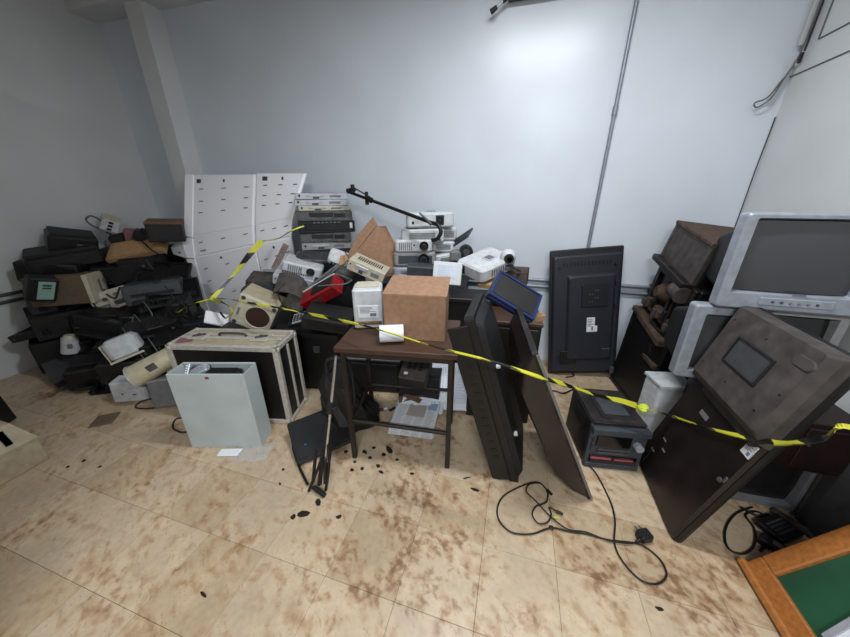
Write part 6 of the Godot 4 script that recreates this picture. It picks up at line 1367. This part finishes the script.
	# flakes of dark debris
	var fl := [[303, 514, 2.4, 1.2], [293, 517, 1.0, 1.0], [318, 503, 0.9, 1.5], [339, 517, 1.0, 0.7], [378, 466, 1.1, 1.0], [365, 452, 1.5, 1.0], [346, 452, 1.0, 0.8], [370, 458, 1.0, 0.8], [355, 462, 0.8, 0.8], [384, 455, 1.2, 1.0], [362, 469, 1.0, 0.8], [381, 472, 1.2, 0.6], [475, 490, 2.2, 0.7], [467, 478, 2.0, 0.25], [204, 595, 1.8, 0.35], [100, 467, 0.6, 0.5], [84, 461, 0.7, 0.6], [68, 467, 0.7, 0.5], [283, 470, 0.8, 0.6], [659, 609, 1.0, 0.5], [389, 450, 2.6, 1.1], [397, 460, 0.9, 0.6], [352, 470, 0.9, 0.8], [412, 474, 1.0, 0.5], [280, 484, 0.6, 0.4], [374, 448, 1.0, 0.8]]
	var fp := [
		Vector3(-0.863, 0.000, -0.819),
		Vector3(-0.900, 0.000, -0.792),
		Vector3(-0.827, 0.000, -0.890),
		Vector3(-0.686, 0.000, -0.855),
		Vector3(-0.629, 0.000, -1.185),
		Vector3(-0.749, 0.000, -1.258),
		Vector3(-0.860, 0.000, -1.226),
		Vector3(-0.699, 0.000, -1.225),
		Vector3(-0.771, 0.000, -1.174),
		Vector3(-0.628, 0.000, -1.270),
		Vector3(-0.709, 0.000, -1.141),
		Vector3(-0.596, 0.000, -1.152),
		Vector3(-0.071, 0.000, -1.187),
		Vector3(-0.123, 0.000, -1.249),
		Vector3(-1.027, 0.000, -0.430),
		Vector3(-2.162, 0.000, -0.730),
		Vector3(-2.305, 0.000, -0.733),
		Vector3(-2.339, 0.000, -0.678),
		Vector3(-1.137, 0.000, -1.008),
		Vector3(0.664, 0.000, -0.879),
		Vector3(-0.615, 0.000, -1.314),
		Vector3(-0.540, 0.000, -1.256),
		Vector3(-0.760, 0.000, -1.118),
		Vector3(-0.424, 0.000, -1.189),
		Vector3(-1.089, 0.000, -0.927),
		Vector3(-0.710, 0.000, -1.303)
	]
	for i in fl.size():
		var e = fl[i]
		o = thing("debris_flake", "small dark flake of debris on the dirty floor", "debris", fp[i], Vector3(0, rng.randf_range(-40, 40), 0), 0.0, "dark flakes scattered on the floor")
		var poly := PackedVector2Array()
		for k in 7: poly.append(Vector2(cos(TAU * k / 7.0) * e[2], sin(TAU * k / 7.0) * e[3]) * 0.014 * rng.randf_range(0.65, 1.15))
		s = S(); s.t = Transform3D(Basis(Vector3.RIGHT, Vector3.FORWARD, Vector3.UP), Vector3(0, 0.0005, 0)); s.prism(poly, 0.0, 0.004)
		obj("chip", s, M.debris, o)
	# clutter at the foot of the right column
	o = thing("cable_coil", "black cable lying in a loose loop on the floor before the lowest tube television", "cable", Vector3(1.117, 0.000, -1.271))
	var pts := []
	for e in [Vector3(1.272, 0.000, -1.476), Vector3(1.168, 0.000, -1.408), Vector3(1.078, 0.000, -1.306), Vector3(1.040, 0.000, -1.213), Vector3(1.082, 0.000, -1.196), Vector3(1.154, 0.000, -1.251), Vector3(1.208, 0.000, -1.344), Vector3(1.212, 0.000, -1.415), Vector3(1.283, 0.000, -1.452), Vector3(1.320, 0.000, -1.401), Vector3(1.407, 0.000, -1.452)]: pts.append(e + up - o.position)
	s = S(); s.tube(spline(pts), 0.0045, 6); obj("lead", s, M.cable_black, o)
	unit("black_device", "black flat device half under cables at the foot of the right column", "device", Vector3(1.297, 0.000, -1.356) + Vector3(0, 0.03, 0), Vector3(2, 30, 4), Vector3(0.13, 0.03, 0.10), M.black, [["key_row", "rows", "top", 0, 0, 0.7, 0.6, 0.004, M.grey_dark, 4]])
	unit("metal_strip", "pale metal strip on the floor beside the black flat device", "strip", Vector3(1.415, 0.000, -1.405) + Vector3(0, 0.012, 0), Vector3(0, -52, 0), Vector3(0.20, 0.02, 0.035), M.dusty)
	unit("adapter_box", "small black adapter near the corner of the green board", "adapter", Vector3(1.245, 0.000, -1.256) + Vector3(0, 0.018, 0), Vector3(0, -40, 0), Vector3(0.13, 0.035, 0.05), M.coal, [["label", "box", "top", 0, 0, 0.4, 0.5, 0.002, M.grey]])
	cable("cable_coil", "black cable trailing along the foot of the right wall", [Vector3(1.434, 0.000, -1.496) + up, Vector3(1.473, 0.000, -1.461) + up, Vector3(1.487, 0.000, -1.416) + up, Vector3(1.474, 0.000, -1.376) + up], 0.007, M.cable_black)
	cable("cable_coil", "second black cable twisted in front of the lowest tube television", [Vector3(1.215, 0.000, -1.459) + up, Vector3(1.261, 0.000, -1.419) + up * 2, Vector3(1.319, 0.000, -1.447) + up, Vector3(1.345, 0.000, -1.399) + up * 2, Vector3(1.248, 0.000, -1.309) + up, Vector3(1.169, 0.000, -1.234) + up], 0.006, M.cable_black)
	unit("added_shade_board", "dull dark grey board standing against the right wall behind the green board", "board", Vector3(1.447, 0.34, -1.22), Vector3.ZERO, Vector3(0.03, 0.68, 0.50), M.grey_dark, [["seam", "box", "left", 0.1, 0, 0.012, 1.0, 0.002, M.socket]])  # added board whose dark colour stands in for shade on the wall
	# green board in a wooden frame leaning on the right wall
	o = thing("chalkboard", "green board in an orange wooden frame leaning on the right wall", "board", Vector3(1.082, 0.0, -0.56))
	var U := Vector3(0.537, 0.844, 0)
	o.basis = Basis(Vector3(0, 0, 1), U, Vector3(0, 0, 1).cross(U))    # x along the wall, y up the slope, z towards the room
	s = S(); s.box(Vector3(0, 0.37, -0.006), Vector3(1.16, 0.70, 0.010)); obj("green_panel", s, M.chalk_green, o)
	for k in 2:
		s = S(); s.box(Vector3(0, [0.036, 0.705][k], 0.0), Vector3(1.2, 0.072, 0.034), 0.006); obj("frame_rail", s, M.wood, o)
		s = S(); s.box(Vector3([-0.564, 0.564][k], 0.37, 0.0), Vector3(0.072, 0.60, 0.034), 0.006); obj("frame_stile", s, M.wood, o)
	s = S(); s.box(Vector3(0, 0.004, 0.026), Vector3(1.2, 0.03, 0.05), 0.008); obj("chalk_ledge", s, M.wood, o)
	var n: Vector3 = o.basis * Vector3(-0.24, 0.215, 0.004)
	o = thing("framed_notice", "white notice in a grey frame resting on the green board", "notice", Vector3(1.082, 0.0, -0.56) + n)
	o.basis = Basis(Vector3(0, 0, 1), U, Vector3(0, 0, 1).cross(U)) * Basis.from_euler(Vector3(0, 0, 0.22))
	s = S(); s.ring(0.26, 0.20, 0.22, 0.16, -0.004, 0.010, Vector2.ZERO, 0.003); obj("frame", s, M.silver, o)
	s = S(); s.box(Vector3.ZERO, Vector3(0.225, 0.165, 0.005)); obj("sheet", s, M.paper, o)

func ribbon(called: String, pts: Array, w: float, twist: float, parent: Node3D, start := 0.0, flat := Vector3.UP):
	var c := spline(pts, 12)
	var s := S()
	var d := 0.0
	var prev := []
	for i in c.size():
		var t := (c[mini(i + 1, c.size() - 1)] - c[maxi(i - 1, 0)]).normalized()
		if i: d += c[i].distance_to(c[i - 1])
		var e := (flat - t * flat.dot(t)).normalized()
		var f := t.cross(e)
		var a := start + twist * d
		var v := (e * cos(a) + f * sin(a)) * w * 0.5 * (0.72 + 0.28 * sin(d * 9.0 + 1.0))
		var n := t.cross(v).normalized() * 0.0025
		var ring := [c[i] + v + n, c[i] - v + n, c[i] - v - n, c[i] + v - n]
		if prev.size():
			var u0: float = prev[4] * 3.8
			var u1: float = d * 3.8
			for k in 4:
				var j := (k + 1) % 4
				var v0 := 0.0 if k in [0, 3] else 1.0
				var v1 := 0.0 if j in [0, 3] else 1.0
				var out: Vector3 = (ring[k] + ring[j]) * 0.5 - c[i]
				s.tri(prev[k], prev[j], ring[j], out, Vector2(u0, v0), Vector2(u0, v1), Vector2(u1, v1)); s.tri(prev[k], ring[j], ring[k], out, Vector2(u0, v0), Vector2(u1, v1), Vector2(u1, v0))
		prev = ring + [d]
	return obj(called, s, M.tape, parent)

func tapes():
	var o := thing("barrier_tape", "yellow and black barrier tape strung across the whole heap of equipment", "barrier tape", Vector3(-2.252, 0.685, -1.720))
	var q := func(a: Array) -> Array: return a.map(func(p): return p - o.position)
	ribbon("twisted_end", q.call([Vector3(-1.653, 1.221, -2.180), Vector3(-1.719, 1.188, -2.100), Vector3(-1.849, 1.124, -2.080), Vector3(-2.001, 1.102, -2.080)]), 0.010, 6.0, o, 0.2)
	ribbon("strand", q.call([Vector3(-2.001, 1.102, -2.080), Vector3(-2.070, 1.006, -2.000), Vector3(-2.170, 0.869, -1.920), Vector3(-2.240, 0.756, -1.820), Vector3(-2.275, 0.685, -1.740)]), 0.046, 0.7, o, 0.1)
	ribbon("strand", q.call([Vector3(-2.275, 0.685, -1.740), Vector3(-2.404, 0.652, -1.700), Vector3(-2.508, 0.604, -1.660), Vector3(-2.579, 0.562, -1.660)]), 0.012, 4.0, o, 0.4)
	ribbon("tail", q.call([Vector3(-2.275, 0.685, -1.740), Vector3(-2.111, 0.680, -1.700), Vector3(-2.001, 0.648, -1.660), Vector3(-2.056, 0.585, -1.640), Vector3(-2.125, 0.619, -1.660)]), 0.03, 3.0, o, 0.1)
	ribbon("strand", q.call([Vector3(-2.275, 0.685, -1.740), Vector3(-2.012, 0.735, -1.660), Vector3(-1.639, 0.793, -1.500), Vector3(-1.242, 0.821, -1.400), Vector3(-0.892, 0.855, -1.280), Vector3(-0.649, 0.873, -1.200), Vector3(-0.448, 0.874, -1.140)]), 0.017, 1.5, o, 0.9)
	ribbon("strand", q.call([Vector3(-0.448, 0.874, -1.140), Vector3(-0.257, 0.862, -1.100), Vector3(-0.089, 0.852, -1.080), Vector3(0.028, 0.831, -1.080), Vector3(0.147, 0.782, -1.120), Vector3(0.238, 0.686, -1.260), Vector3(0.354, 0.571, -1.420), Vector3(0.502, 0.483, -1.520), Vector3(0.614, 0.461, -1.540), Vector3(0.695, 0.465, -1.500)]), 0.028, 1.5, o, 0.9)
	ribbon("strand", q.call([Vector3(0.695, 0.465, -1.500), Vector3(0.875, 0.383, -1.593), Vector3(0.898, 0.489, -1.390), Vector3(0.917, 0.581, -1.237), Vector3(0.932, 0.656, -1.123), Vector3(0.901, 0.748, -1.020), Vector3(0.912, 0.803, -0.980), Vector3(0.932, 0.868, -0.940), Vector3(1.30, 0.66, -0.92), Vector3(1.462, 0.70, -0.90)]), 0.028, 1.6, o, 1.1)
	var s := S()
	for k in 6:
		s.at(Vector3(0.695, 0.465, -1.500) - o.position, Vector3(k * 40.0, k * 67.0, k * 25.0))
		s.box(Vector3(0.003 * sin(k * 2.0), 0, 0), Vector3(0.048, 0.040, 0.032), 0.012)
	obj("knot", s, M.yellow, o)
	s = S()
	for k in 4:
		s.at(Vector3(-2.262, 0.689, -1.730) - o.position, Vector3(k * 40.0, k * 67.0, k * 25.0))
		s.box(Vector3.ZERO, Vector3(0.04, 0.03, 0.016), 0.006)
	obj("knot", s, M.yellow, o)
